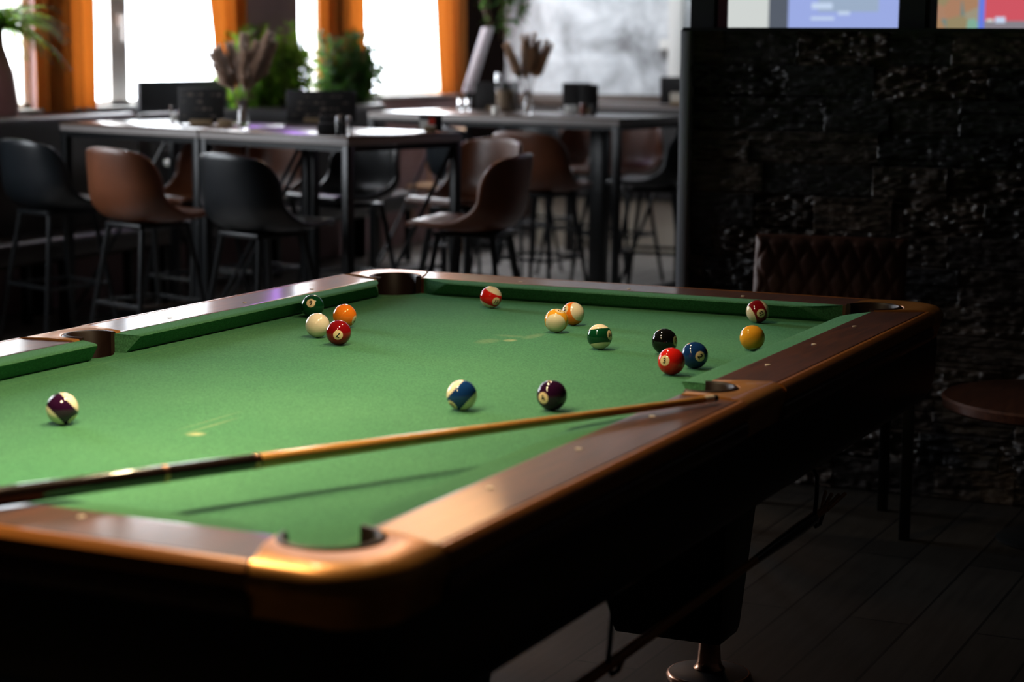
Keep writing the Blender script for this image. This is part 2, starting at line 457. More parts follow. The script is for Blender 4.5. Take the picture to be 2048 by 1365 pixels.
wins = [(2.6, 4.5), (wx(-60), wx(71)), (wx(137), wx(466)), (wx(597), wx(652)), (wx(690), wx(904))]
wl = G(); edges = [XL] + [e for w in wins for e in w] + [XB]
wl.box(((XL + XB) / 2, YW + 0.07, SILL / 2), (XB - XL, 0.14, SILL))
wl.box(((XL + XB) / 2, YW + 0.07, (HEAD + ZC) / 2), (XB - XL, 0.14, ZC - HEAD))
for i in range(0, len(edges), 2):
    a, b = edges[i], edges[i + 1]
    wl.box(((a + b) / 2, YW + 0.07, (SILL + HEAD) / 2), (b - a, 0.14, HEAD - SILL))
struct(wl.build('wall_left', M['mauve_wall'], smooth=False))
for i, (a, b) in enumerate(wins):
    t = thing('window_%d' % (i + 1), None, None, ((a + b) / 2, YW + 0.08, SILL)); struct(t)
    w, h = b - a, HEAD - SILL
    f = G(); fr = 0.05
    f.box((-w / 2 + fr / 2, 0, h / 2), (fr, .07, h)).box((w / 2 - fr / 2, 0, h / 2), (fr, .07, h)).box((0, 0, fr / 2), (w, .07, fr)).box((0, 0, h - fr / 2), (w, .07, fr))
    if abs(a - wx(137)) < .01:
        mx = aty(234, 130, YW + .06).x - (a + b) / 2
        f.box((mx, 0, h / 2), (.16, .07, h))
    f.build('window_frame', M['window_frame'], t, smooth=False)
    if abs(a - wx(137)) < .01:
        hb = G().box((mx, -.045, aty(233, 40, YW).z - SILL), (.03, .02, .07)).box((mx + .005, -.065, aty(233, 45, YW).z - SILL - .03), (.022, .02, .15))
        hb.build('window_handle', M['handle'], t, bev=.004)
    G().box((0, 0.01, h / 2), (w - .02, .006, h - .02)).build('pane', M['pane'], t, smooth=False)
    G().box((0, -.075, .0125), (w - .004, .11, .022)).build('window_sill', M['white'], t, bev=.004)
    area('window_daylight', ((a + b) / 2, YW + 0.18, (SILL + HEAD) / 2), ((a + b) / 2, 0, (SILL + HEAD) / 2), w, h, 1, (1, 1, 1), portal=True)

# dado and details of the back wall
struct(G().box((XB - .03, 2.6, 1.05), (.06, 6.0, .09)).build('trim_1', M['rail_brown'], bev=.005))
struct(G().box((XB - .02, 2.6, .52), (.04, 6.0, .96)).build('trim_2', M['leather_dark'], smooth=False))
dz = atx(1357, 70, XB)
struct(G().box((XB - .04, dz.y, 1.5), (.08, .10, 3.0)).build('trim_3', M['white'], bev=.006))
sw = atx(1331, 90, XB)
t = thing('wall_socket', 'small white wall socket with a grey plug on the grey concrete wall', 'socket', (XB - .001, sw.y, sw.z))
G().box((-.008, 0, 0), (.016, .085, .085)).build('plate', M['white'], t, bev=.004)
G().box((-.03, -.0, -.06), (.04, .05, .06)).build('plug', M['pot_grey'], t, bev=.006)

# corner column in dark wood
cc = atd(972, 130, 14.0)
struct(G().box((cc.x, cc.y, 1.5), (.27, .20, 3.0), rz=math.atan2(RX.y, RX.x)).build('trim_4', M['column'], smooth=False))

# ------------------------------------------------------------------ half wall of split-face slate
SX, SY1, SY0, SH = 4.06, 1.015, -3.58, 1.492
def vnoise(shape, fy, fz, seed):
    rng = np.random.RandomState(seed); ny, nz = shape
    gy, gz = int(fy) + 3, int(fz) + 3
    g = rng.rand(gy, gz)
    y = np.linspace(0, fy, ny)[:, None]; z = np.linspace(0, fz, nz)[None, :]
    iy = y.astype(int); iz = z.astype(int); ty = y - iy; tz = z - iz
    ty = ty * ty * (3 - 2 * ty); tz = tz * tz * (3 - 2 * tz)
    a = g[iy, iz] * (1 - ty) + g[iy + 1, iz] * ty; b = g[iy, iz + 1] * (1 - ty) + g[iy + 1, iz + 1] * ty
    return a * (1 - tz) + b * tz
def stone_face():
    Lw = SY1 - SY0 - .02; ny, nz = 660, 230
    yy = np.linspace(0, Lw, ny); zz = np.linspace(0.0, SH, nz)
    D = np.zeros((ny, nz)); T = np.zeros((ny, nz)); rng = np.random.RandomState(3)
    rowh = SH / 14
    rough = (vnoise((ny, nz), Lw / .05, SH / .018, 1) - .5) * 1.0 + (vnoise((ny, nz), Lw / .022, SH / .010, 2) - .5) * .8 + (vnoise((ny, nz), Lw / .15, SH / .05, 5) - .5)
    for r in range(14):
        z0 = r * rowh; y = -rng.rand() * .3
        zi = np.where((zz >= z0) & (zz <= z0 + rowh + 1e-6))[0]
        while y < Lw:
            w = .16 + rng.rand() * .32
            yi = np.where((yy >= y) & (yy < y + w))[0]
            if len(yi):
                lay = rng.rand(4) * .012; d0 = rng.rand() * .008; amp = rng.choice([.006, .010, .018, .024]); tone = rng.rand() ** 1.5
                lz = ((zz[zi] - z0) / rowh * rng.choice([2, 3, 4])).astype(int) % 4
                D[np.ix_(yi, zi)] = d0 + lay[lz][None, :] + rough[np.ix_(yi, zi)] * amp
                T[np.ix_(yi, zi)] = tone
                D[yi[0], zi] -= .001
            y += w
        D[:, zi[0]] -= .005
    verts = []; tones = []
    X = SX - .012 - D
    P = np.stack([X.ravel(), (SY1 - .02 - np.repeat(yy, nz)), np.tile(zz, ny)], 1)
    idx = np.arange(ny * nz).reshape(ny, nz)
    F = np.stack([idx[:-1, :-1], idx[1:, :-1], idx[1:, 1:], idx[:-1, 1:]], -1).reshape(-1, 4)
    return P, F, T.ravel()
P_, F_, T_ = stone_face()
k0 = len(P_)
P_ = np.vstack([P_, [[SX + .18, SY1 - .02, 0], [SX + .18, SY1 - .02, SH], [SX + .18, SY0, 0], [SX + .18, SY0, SH], [SX - .01, SY1 - .02, 0], [SX - .01, SY1 - .02, SH - .001], [SX - .01, SY0, 0], [SX - .01, SY0, SH - .001]]])
T_ = np.concatenate([T_, np.zeros(8)])
faces = [tuple(int(i) for i in f) for f in F_] + [(k0 + 4, k0, k0 + 1, k0 + 5), (k0, k0 + 2, k0 + 3, k0 + 1), (k0 + 5, k0 + 1, k0 + 3, k0 + 7), (k0 + 6, k0 + 2, k0 + 3, k0 + 7)]
me = bpy.data.meshes.new('wall_half'); me.from_pydata(P_.tolist(), [], faces); me.update()
at_ = me.attributes.new('tone', 'FLOAT', 'POINT'); at_.data.foreach_set('value', T_.astype(np.float32))
me.materials.append(M['stone'])
o = bpy.data.objects.new('wall_half', me); COL.objects.link(o); struct(o)
# cap and end profile
struct(G().box((SX + .08, (SY1 + SY0) / 2, SH + .006), (.27, SY1 - SY0, .012)).build('trim_5', M['black_plastic'], smooth=False))
struct(G().box((SX - .03, SY1 - .010, SH / 2), (.05, .034, SH + .01)).build('trim_6', M['trim_grey'], bev=.002))
def post(px0, px1, name, m, dx=0.08):
    a = atx(px0, 30, SX + dx - .05).y; b = atx(px1, 30, SX + dx - .05).y
    struct(G().box((SX + dx, (a + b) / 2, (SH + ZC) / 2), (.1, a - b, ZC - SH - .02)).build(name, m, smooth=False))
M['post'] = plain('anthracite_post', (0.016, 0.017, 0.019), 0.5); M['post2'] = plain('dark_brown_post', (0.005, 0.003, 0.0025), 0.6)
post(1381, 1428, 'trim_7', M['post']); post(1431, 1436, 'trim_8', M['post2'], .09)
post(1797, 1850, 'trim_9', M['post']); post(1850, 1860, 'trim_10', M['post2'], .09)

# screens seen over the half wall
M['scr_lilac'] = plain('screen_lilac', (0, 0, 0), 0.4, emit=(0.34, 0.42, 0.80), es=.95)
M['scr_sky'] = plain('screen_sky', (0, 0, 0), 0.4, emit=(0.36, 0.46, 0.62), es=.9)
M['scr_white'] = plain('screen_white', (0, 0, 0), 0.4, emit=(0.62, 0.65, 0.63), es=1)
M['scr_text'] = plain('screen_text', (0, 0, 0), 0.4, emit=(0.55, 0.66, 0.85), es=1)
M['scr_bezel'] = plain('screen_grey_strip', (0, 0, 0), 0.4, emit=(0.085, 0.10, 0.13), es=1)
M['scr_red'] = plain('screen_red', (0, 0, 0), 0.4, emit=(0.62, 0.09, 0.12), es=1)
M['scr_blue'] = plain('screen_blue', (0, 0, 0), 0.4, emit=(0.13, 0.20, 0.75), es=1)
M['scr_grey'] = plain('screen_grey', (0, 0, 0), 0.4, emit=(0.24, 0.22, 0.25), es=1)
def food_mat():
    m, nt, b = new_mat('screen_photo')
    v = node(nt, 'ShaderNodeTexVoronoi'); v.inputs['Scale'].default_value = 14; link(nt, coords(nt), v.inputs[0])
    c = ramp(nt, node(nt, 'ShaderNodeSeparateColor').outputs[0], [(0, (0, 0, 0)), (1, (1, 1, 1))])
    sc = nt.nodes[-2] if False else None
    s2 = node(nt, 'ShaderNodeSeparateColor'); link(nt, v.outputs['Color'], s2.inputs[0])
    c = ramp(nt, s2.outputs[0], [(0.0, (0.10, 0.22, 0.24)), (0.4, (0.34, 0.24, 0.10)), (0.7, (0.40, 0.20, 0.12)), (1.0, (0.20, 0.42, 0.32))])
    b.inputs['Base Color'].default_value = (0, 0, 0, 1); link(nt, c, b.inputs['Emission Color']); b.inputs['Emission Strength'].default_value = 1.0
    return m
M['scr_food'] = food_mat()
TX = 7.4
def scr(px0, px1, z0, z1, name, m, root, dx=0, bev=0):
    a = atx(px0, 30, TX).y - root.location.y; b = atx(px1, 30, TX).y - root.location.y
    return G().box((-dx, (a + b) / 2, (z0 + z1) / 2 - root.location.z), (.004 if dx else .05, a - b, z1 - z0)).build(name, m, root, smooth=False, bev=bev)
zb = 1.36
t = thing('video_screen', 'large lit screen with a lilac picture and a pale panel above the stone wall', 'screen', (TX, atx(1626, 30, TX).y, zb))
scr(1448, 1842, zb - .02, 2.6, 'frame', M['black_plastic'], t)
scr(1452, 1541, zb, 2.58, 'pale_panel', M['scr_white'], t, .028)
scr(1541, 1580, zb, 2.58, 'grey_strip', M['scr_bezel'], t, .028)
scr(1580, 1838, zb, 2.58, 'picture', M['scr_lilac'], t, .028)
scr(1640, 1760, atx(1600, 24, TX).z, 2.4, 'picture_block', M['scr_sky'], t, .031)
for (p0, p1, y0, y1) in ((1627, 1668, 18, 6), (1680, 1703, 30, 23), (1626, 1672, 40, 34)):
    scr(p0, p1, atx(1650, y0, TX).z, atx(1650, y1, TX).z, 'text_line', M['scr_text'], t, .034)
t = thing('video_screen', 'lit screen showing a food photo beside a red panel, right of the second dark post', 'screen', (TX + .02, atx(1990, 30, TX).y, zb))
scr(1852, 2210, zb - .02, 2.6, 'frame', M['black_plastic'], t)
scr(1858, 1958, zb, 2.58, 'food_photo', M['scr_food'], t, .028)
scr(1958, 1970, zb, 2.58, 'blue_strip', M['scr_blue'], t, .028)
scr(1970, 2200, zb, atx(2000, 42, TX).z, 'grey_panel', M['scr_grey'], t, .028)
scr(1970, 2200, atx(2000, 42, TX).z, 2.58, 'red_panel', M['scr_red'], t, .028)
scr(1992, 2012, atx(2000, 46, TX).z, atx(2000, 34, TX).z, 'text_badge', M['scr_text'], t, .034)
scr(1975, 1988, atx(2000, 44, TX).z, atx(2000, 38, TX).z, 'text_line', M['scr_white'], t, .034)

# ------------------------------------------------------------------ pool table
TW, TL = 1.27, 2.54
OX, OY = TL / 2, TW / 2
pt = thing('pool_table', 'pool table with green cloth, walnut rails and bronze coloured corner pieces', 'pool table', (OX, OY, 0))
def RP(rail, s, v, z):
    if rail == 'R': p = (s, -v)
    elif rail == 'L': p = (s, TW + v)
    elif rail == 'N': p = (-v, s)
    else: p = (TL + v, s)
    return Vector((p[0] - OX, p[1] - OY, BED + z))
# bed
def arc(cx, cy, r, a0, a1, n):
    return [(cx + r * math.cos(math.radians(a0 + (a1 - a0) * i / n)), cy + r * math.sin(math.radians(a0 + (a1 - a0) * i / n))) for i in range(n + 1)]
e = .05
bedp = []
bedp += arc(-e, -e, .085, 0, 90, 10)[::-1]                      # near right corner
hs = math.degrees(math.asin(.05 / .068))
bedp += arc(TL / 2, -.1, .068, 180 - 43, 43, 12)
bedp += arc(TL + e, -e, .085, 90, 180, 10)[::-1]
bedp += arc(TL + e, TW + e, .085, 180, 270, 10)[::-1]
bedp += arc(TL / 2, TW + .1, .068, -43, -(180 - 43), 12)
bedp += arc(-e, TW + e, .085, 270, 360, 10)[::-1]
bedp = [(x - OX, y - OY) for x, y in bedp]
G().prism(bedp, BED - .03, BED).build('bed_cloth', M['cloth'], pt, smooth=False)
# cushions
CP = [(0.0, .0365), (.004, .0385), (.02, .0398), (.056, .0415), (.056, .0), (.030, .001), (.022, .010), (.003, .0325)]
def cushion(rail, s0, s1, e0, e1):
    """e0/e1: how far each end runs on towards the pocket behind the nose"""
    g = G(); N = 9; rows = []
    def endoff(v, e): return e * (min(max(v, 0), .056) / .056) ** .62
    ts = [0, .003, .01, .03, .5, .97, .99, .997, 1]
    L = s1 - s0
    for t_ in ts:
        row = []
        for v, z in CP:
            a = s0 - endoff(v, e0); b = s1 + endoff(v, e1)
            row.append(RP(rail, a + (b - a) * t_, v, z))
        rows.append(row)
    g.grid(rows, True)
    n = len(CP); k = (len(rows) - 1) * n
    g.f += [tuple(range(n)), tuple(k + i for i in range(n))]
    o = g.build('cushion', M['cloth'], pt, auto=60)
    return o
cj, sj = .15, .078
for rail in 'RL':
    cushion(rail, cj, TL / 2 - sj, cj - .04, .022)
    cushion(rail, TL / 2 + sj, TL - cj, .022, cj - .04)
for rail in 'NF': cushion(rail, cj, TW - cj, cj - .04, cj - .04)
# wooden rails with a rounded outer edge
WP = [(.055, -.03), (.055, .0405), (.0565, .0416), (.059, .0420), (.066, .0421), (.120, .0431), (.170, .0439), (.176, .0440), (.178, .0425), (.190, .012), (.196, .008), (.1965, .004), (.200, .001), (.2005, -.012), (.197, -.022), (.190, -.03)]
EP = [(.178, .030), (.178, .0425), (.181, .0442), (.188, .0442), (.1945, .0405), (.2005, .033), (.2020, .022), (.2005, .012), (.196, .010)]
def wood_rail(rail, s0a, s0b, s1a, s1b, prof=None, name='wood_rail', mat='rail_wood'):
    if prof is None: wood_rail(rail, s0a, s0b, s1a, s1b, EP, 'edge_highlight', 'edge_highlight')
    g = G(); rows = []; prof = prof or WP
    for t_ in (0, .5, 1):
        row = []
        for v, z in prof:
            q = min(max((v - .055) / .145, 0), 1)
            q = q + .15 * math.sin(q * PI)
            a = s0a + (s0b - s0a) * q; b = s1a + (s1b - s1a) * q
            row.append(RP(rail, a + (b - a) * t_, v, z))
        rows.append(row)
    g.grid(rows, True); n = len(prof)
    g.f += [tuple(range(n)), tuple(2 * n + i for i in range(n))]
    return g.build(name, M[mat], pt, auto=28)
for rail in 'RL':
    wood_rail(rail, .032, -.012, TL / 2 - .082, TL / 2 - .108)
    wood_rail(rail, TL / 2 + .082, TL / 2 + .108, TL - .032, TL + .012)
for rail in 'NF': wood_rail(rail, .032, -.012, TW - .032, TW + .012)
# strip on the outer top edge: the ridge's highlight put into a bronze colour
# castings
def resample(path, n):
    path = [Vector((*p, 0)) for p in path]; L = [0]
    for i in range(1, len(path)): L.append(L[-1] + (path[i] - path[i - 1]).length)
    out = []
    for k in range(n):
        t_ = L[-1] * k / (n - 1); i = 1
        while i < len(L) - 1 and L[i] < t_: i += 1
        q = (t_ - L[i - 1]) / max(L[i] - L[i - 1], 1e-9); out.append(path[i - 1].lerp(path[i], q))
    return out
def casting(inner, outer, tf, name='corner_casting'):
    N = 49; I = resample(inner, N); O = resample(outer, N)
    rows = []
    nrm = []
    for i in range(N):
        d = (O[min(i + 1, N - 1)] - O[max(i - 1, 0)]).normalized(); nn = Vector((-d.y, d.x, 0))
        if nn.dot(O[i] - I[i]) < 0: nn = -nn
        nrm.append(nn)
    for i in range(N):
        Ii, Oi, n_ = I[i], O[i], nrm[i]
        mid = Ii.lerp(Oi, .45)
        st = [(Ii, -.05), (Ii, .038), (Ii.lerp(Oi, .04), .0445), (mid, .0475), (Oi - n_ * .030, .0470), (Oi - n_ * .014, .0435), (Oi - n_ * .004, .035), (Oi + n_ * .001, .024), (Oi - n_ * .0015, .012), (Oi - n_ * .007, -.002), (Oi - n_ * .014, -.031), (mid, -.031)]
        rows.append([tf(p.x, p.y, z) for p, z in st])
    g = G().grid(rows, True); n = len(rows[0])
    g.f += [tuple(range(n)), tuple((N - 1) * n + k for k in range(n))]
    return g.build(name, M['casting'], pt, auto=50)
def liner(cx, cy, r, a0, a1, tf, z1=.047):
    pr = [(r + .001, -.10), (r + .001, .036), (r - .000, .044), (r - .004, z1), (r - .009, z1), (r - .012, .043), (r - .012, -.10)]
    rows = []
    for i in range(33):
        a = math.radians(a0 + (a1 - a0) * i / 32)
        rows.append([tf(cx + q * math.cos(a), cy + q * math.sin(a), z) for q, z in pr])
    g = G().grid(rows, True); n = len(pr); g.f += [tuple(range(n)), tuple(32 * n + k for k in range(n))]
    return g.build('pocket_liner', M['liner'], pt, auto=50)
for sx_ in (0, 1):
    for sy_ in (0, 1):
        def tf(u, v, z, sx_=sx_, sy_=sy_):
            x = -u if not sx_ else TL + u; y = -v if not sy_ else TW + v
            return Vector((x - OX, y - OY, BED + z))
        cx, r = .040, .0723
        inner = [(-.032, .0565)] + arc(cx, cx, r, 165.6, -75.6, 24) + [(.0565, -.032)]
        outer = [(.012, .2)] + arc(.095, .095, .105, 90, 0, 12) + [(.2, .012)]
        casting(inner, outer, tf)
        liner(cx, cx, r, 172, -82, tf)
        g = G(); c0 = tf(cx, cx, 0)
        g.lathe([(.002, -.095), (.075, -.095), (.075, -.10), (.002, -.10)], (c0.x, c0.y, BED), 24).build('pocket_bottom', M['liner'], pt)
for sy_ in (0, 1):
    def tf(u, v, z, sy_=sy_):
        y = -v if not sy_ else TW + v
        return Vector((u, y - OY, BED + z))
    inner = [(-.084, .0565), (-.06, .0565)] + arc(0, .076, .0625, 197, -17, 20) + [(.06, .0565), (.084, .0565)]
    outer = [(-.108, .2), (.108, .2)]
    casting(inner, outer, tf, 'side_casting')
    liner(0, .076, .0625, 200, -20, tf)
    c0 = tf(0, .076, 0)
    G().lathe([(.002, -.095), (.065, -.095), (.065, -.10), (.002, -.10)], (c0.x, c0.y, BED), 24).build('pocket_bottom', M['liner'], pt)
# diamonds
s8 = TL / 8
dia = [('R', k * s8) for k in (1, 2, 3, 5, 6, 7)] + [('L', k * s8) for k in (1, 2, 3, 5, 6, 7)] + [('N', k * s8) for k in (1, 2, 3)] + [('F', k * s8) for k in (1, 2, 3)]
for rail, s in dia:
    c = RP(rail, s, .094, .0428)
    G().lathe([(.0002, 0), (.0052, 0), (.0052, .0012), (.0002, .0014)], c, 16).build('rail_sight', M['pearl'], pt)
# cabinet: rounded apron
def rrect(off, r, n=8):
    x0, x1, y0, y1 = -off, TL + off, -off, TW + off
    p = arc(x1 - r, y1 - r, r, 0, 90, n) + arc(x0 + r, y1 - r, r, 90, 180, n) + arc(x0 + r, y0 + r, r, 180, 270, n) + arc(x1 - r, y0 + r, r, 270, 360, n)
    return [(x - OX, y - OY) for x, y in p]
rows = []
for off, r, z in ((.14, .06, -.029), (.188, .1, -.029), (.189, .1, -.06), (.187, .1, -.12), (.178, .1, -.165), (.165, .09, -.185), (.14, .07, -.188)):
    rows.append([Vector((x, y, BED + z)) for x, y in rrect(off, r)])
g = G().grid(rows, True)
n = len(rows[0]); g.f += [tuple((len(rows) - 1) * n + k for k in range(n))]
g.build('apron', M['dark_wood'], pt, auto=50)
# legs with copper levelling feet
for lx, ly in ((.58, .148), (1.96, .148), (.58, 1.122), (1.96, 1.122)):
    q = 1 if ly < .6 else -1
    rows = []
    for z, hx, y0, y1 in ((.585, .13, -.085, .31), (.40, .105, -.07, .27), (.12, .068, -.050, .215), (.10, .062, -.045, .21)):
        rows.append([Vector((lx - OX + a * hx, ly - OY + q * b, z)) for a, b in ((-1, y0), (1, y0), (1, y1), (-1, y1))])
    g = G().grid(rows, True); g.f += [(0, 1, 2, 3), (12, 13, 14, 15)]
    lg = g.build('leg', M['dark_wood'], pt, bev=.006)
    G().lathe([(.0225, .104), (.024, .098), (.0235, .095), (.027, .045), (.031, .033), (.036, .028), (.036, .02)], (lx - OX, ly - OY, 0), 32).build('levelling_foot', M['copper'], lg)
    G().lathe([(.034, .0265), (.060, .0235), (.093, .0175), (.093, .014), (.01, .014)], (lx - OX, ly - OY, 0), 40).build('foot_plate', M['foot_black'], lg)
    G().lathe([(.093, .018), (.0965, .0155), (.0985, .010), (.097, .002), (.094, .0), (.02, .0)], (lx - OX, ly - OY, 0), 40).build('foot_rim', M['copper'], lg)

# rest stick hung on hooks below the long side
t = thing('rest_stick', 'long wooden rest stick hanging on hooks below the long side of the pool table', 'cue rest', (1.25, -.15, .455))
G().tube([(-.95, 0, 0), (-.3, 0, 0), (.12, 0, 0)], [.011, .009, .008]).build('stick', M['bridge_wood'], t)
G().tube([(.12, 0, 0), (.40, 0, 0), (.50, 0, .002)], [.0085, .014, .013]).build('dark_sleeve', M['ebony'], t)
g = G().tube([(.49, 0, .002), (.60, 0, .004)], .008)
for a in (-.022, -.008, .008, .022): g.tube([(.58, a * .3, .004), (.66, a, .018 + abs(a) * .3)], .004)
g.build('bridge_head', M['bridge_wood'], t)
for hx in (.66, 1.78):
    t2 = thing('stick_hook', 'dark wire hook below the table edge holding the ' + ('butt' if hx < 1 else 'head') + ' end of the rest stick', 'hook', (hx, -.15, .572))
    G().tube([(0, .02, 0), (-.01, 0, -.03), (-.03, -.006, -.07), (-.035, -.004, -.11), (-.01, 0, -.137), (.02, .0, -.138), (.045, 0, -.118)], .0045).build('wire', M['black_metal'], t2)

# cue lying across the corner of the table
A = Vector((1.118, -.153, BED + .0545)); B = Vector((-.06, .428, BED + .0585))
d = (B - A).normalized()
t = thing('billiard_cue', 'billiard cue with honey coloured shaft and dark butt lying across the near corner', 'cue', A)
t.rotation_mode = 'QUATERNION'; t.rotation_quaternion = Vector((1, 0, 0)).rotation_difference(d)
G().tube([(0, 0, 0), (.010, 0, 0)], [.0055, .0062], 20).build('tip', M['tip'], t, auto=50)
G().tube([(.010, 0, 0), (.032, 0, 0)], [.0064, .0065], 20).build('ferrule', M['ferrule'], t, auto=50)
G().tube([(.032, 0, 0), (.4, 0, 0), (.95, 0, 0)], [.0065, .0080, .0118], 24).build('shaft', M['maple'], t, auto=50)
bt = G().tube([(.95, 0, 0), (1.1, 0, 0), (1.46, 0, 0), (1.47, 0, 0)], [.0118, .0127, .0145, .013], 24).build('butt', M['ebony'], t, auto=50)
for xr in (.953, 1.105):
    G().tube([(xr, 0, 0), (xr + .008, 0, 0)], [.0119 + (xr - .95) * .0055 + .0004] * 2, 24).build('ring', M['copper'], bt, auto=50)

# ------------------------------------------------------------------ balls
R = 0.028575
BALL = dict(yellow=(0.80, 0.36, 0.025), blue=(0.006, 0.035, 0.14), red=(0.62, 0.012, 0.008), purple=(0.022, 0.004, 0.022), orange=(0.85, 0.20, 0.012), green=(0.003, 0.050, 0.016), maroon=(0.20, 0.004, 0.006), black=(0.004, 0.004, 0.004))
balls = [  # px, py, spot (x,y,front?), up in image (x,y,towards viewer), number, colour, stripe, label
    (625.0, 613.0, (-.15, .30, 1), (0, -1), '6', 'green', 0, 'solid green ball marked 6 against the left cushion behind the cue ball'),
    (635.0, 651.0, None, None, '', 'white', 0, 'plain cream cue ball without number beside the maroon ball'),
    (689.3, 632.3, (.86, -.36, 1), (.3, .9), '5', 'orange', 0, 'solid orange ball behind the maroon ball marked 7'),
    (677.2, 665.8, (-.05, -.20, 1), (-.3, -.95), '7', 'maroon', 0, 'solid maroon ball with an upside-down 7 in front of the orange ball'),
    (981.7, 594.8, (.50, -.40, 1), (.40, .85), '11', 'red', 1, 'red striped ball marked 11 alone near the far cushion'),
    (1145.5, 628.0, (-.72, .38, 1), (.55, .25), '13', 'orange', 1, 'mostly cream ball with orange stripe marked 13, behind the yellow striped one'),
    (1112.8, 641.8, (.27, .88, 1), (-.1, -.3), '9', 'yellow', 1, 'mostly cream ball with a yellow stripe, in front of the orange striped ball'),
    (1199.3, 673.8, (.85, .15, 1), (-.11, .97), '14', 'green', 1, 'green striped ball in the middle of the cloth'),
    (1329.0, 683.2, (.90, .05, 1), (0, 1), '8', 'black', 0, 'black ball behind the red ball marked 3'),
    (1389.3, 711.0, (.435, -.08, 1), (.75, .6), '2', 'blue', 0, 'solid blue ball with a tilted 2 right of the red ball'),
    (1342.7, 723.2, (-.51, .045, 1), (.03, 1), '3', 'red', 0, 'solid red ball with an upright 3 in front of the black ball'),
    (1515.1, 623.5, (.33, -.15, 1), (-.87, -.45), '15', 'maroon', 1, 'maroon striped ball marked 15 near the far right corner pocket'),
    (1504.5, 676.0, (.12, -.97, 1), (1, .1), '1', 'yellow', 0, 'solid yellow ball beside the long cushion below the maroon striped ball'),
    (923.6, 791.0, (-.65, -.68, 1), (-.72, .67), '10', 'blue', 1, 'blue striped ball in front of the middle of the cloth, left of the purple one'),
    (1103.7, 791.3, (-.60, -.19, 1), (-.4, .9), '4', 'purple', 0, 'solid dark purple ball just behind the cue shaft'),
    (124.8, 818.0, (.65, -.72, 1), (.70, .62), '12', 'purple', 1, 'purple striped ball alone at the left of the cloth'),
]
ball_mesh = {}
def number_mesh(txt):
    cu = bpy.data.curves.new('digits', 'FONT'); cu.body = txt; cu.align_x = 'CENTER'; cu.align_y = 'CENTER'
    cu.size = .0158 if len(txt) == 1 else .0135
    cu.offset = .0005
    if len(txt) == 2: cu.space_character = .92
    ob = bpy.data.objects.new('digits', cu); COL.objects.link(ob)
    bpy.context.view_layer.update()
    me = bpy.data.meshes.new_from_object(ob)
    bpy.data.objects.remove(ob)
    bm = bmesh.new(); bm.from_mesh(me)
    bmesh.ops.triangulate(bm, faces=bm.faces)
    bmesh.ops.subdivide_edges(bm, edges=bm.edges, cuts=2, use_grid_fill=True)
    ext = [v.co.copy() for v in bm.verts]
    cy = (max(v.y for v in ext) + min(v.y for v in ext)) / 2; cx = (max(v.x for v in ext) + min(v.x for v in ext)) / 2
    for v in bm.verts:
        p = Vector((math.sqrt(max(R * R - (v.co.x - cx) ** 2 - (v.co.y - cy) ** 2, 0)), v.co.x - cx, v.co.y - cy))
        v.co = p.normalized() * (R * 1.004)
    bm.to_mesh(me); bm.free()
    me.materials.append(M['digit']); return me
M['digit'] = plain('black_digit', (0.006, 0.005, 0.005), 0.15)
for (px, py, spot, up, num, colr, stripe, lab) in balls:
    c = atz(px, py, BED + R)
    if colr == 'white': m = plain('cue_ball_cream', (0.80, 0.70, 0.52), 0.07, coat=.6)
    else: m = ball_mat('ball_%s_%s' % (colr, 'striped' if stripe else 'solid'), BALL[colr], stripe)
    bm = bmesh.new(); bmesh.ops.create_uvsphere(bm, u_segments=48, v_segments=32, radius=R)
    for f in bm.faces: f.smooth = True
    me = bpy.data.meshes.new('pool_ball'); bm.to_mesh(me); bm.free(); me.materials.append(m)
    o = bpy.data.objects.new('pool_ball' if colr != 'white' else 'cue_ball', me); COL.objects.link(o)
    o.location = c
    tag(o, lab, 'ball', 'balls on the pool table')
    if spot:
        v = (CAM - c).normalized(); rr = (-v).cross(Vector((0, 0, 1))).normalized(); uu = rr.cross(-v).normalized()
        z2 = 1 - spot[0] ** 2 - spot[1] ** 2
        X = (rr * spot[0] + uu * spot[1] + v * (spot[2] * math.sqrt(max(z2, 0)))).normalized()
        # up direction: solve the towards-viewer component so that up is perpendicular to X
        Ui = rr * up[0] + uu * up[1]
        dn = X.dot(v)
        if abs(dn) > .28: Z = (Ui - v * (X.dot(Ui) / dn)).normalized()
        else: Z = (Ui - X * X.dot(Ui)).normalized()
        Y = Z.cross(X)
        o.matrix_world = Matrix(((X.x, Y.x, Z.x, c.x), (X.y, Y.y, Z.y, c.y), (X.z, Y.z, Z.z, c.z), (0, 0, 0, 1)))
        nm = number_mesh(num)
        n1 = bpy.data.objects.new('number', nm); COL.objects.link(n1); n1.parent = o
        n2 = bpy.data.objects.new('number', nm); COL.objects.link(n2); n2.parent = o; n2.rotation_euler = (0, 0, PI)

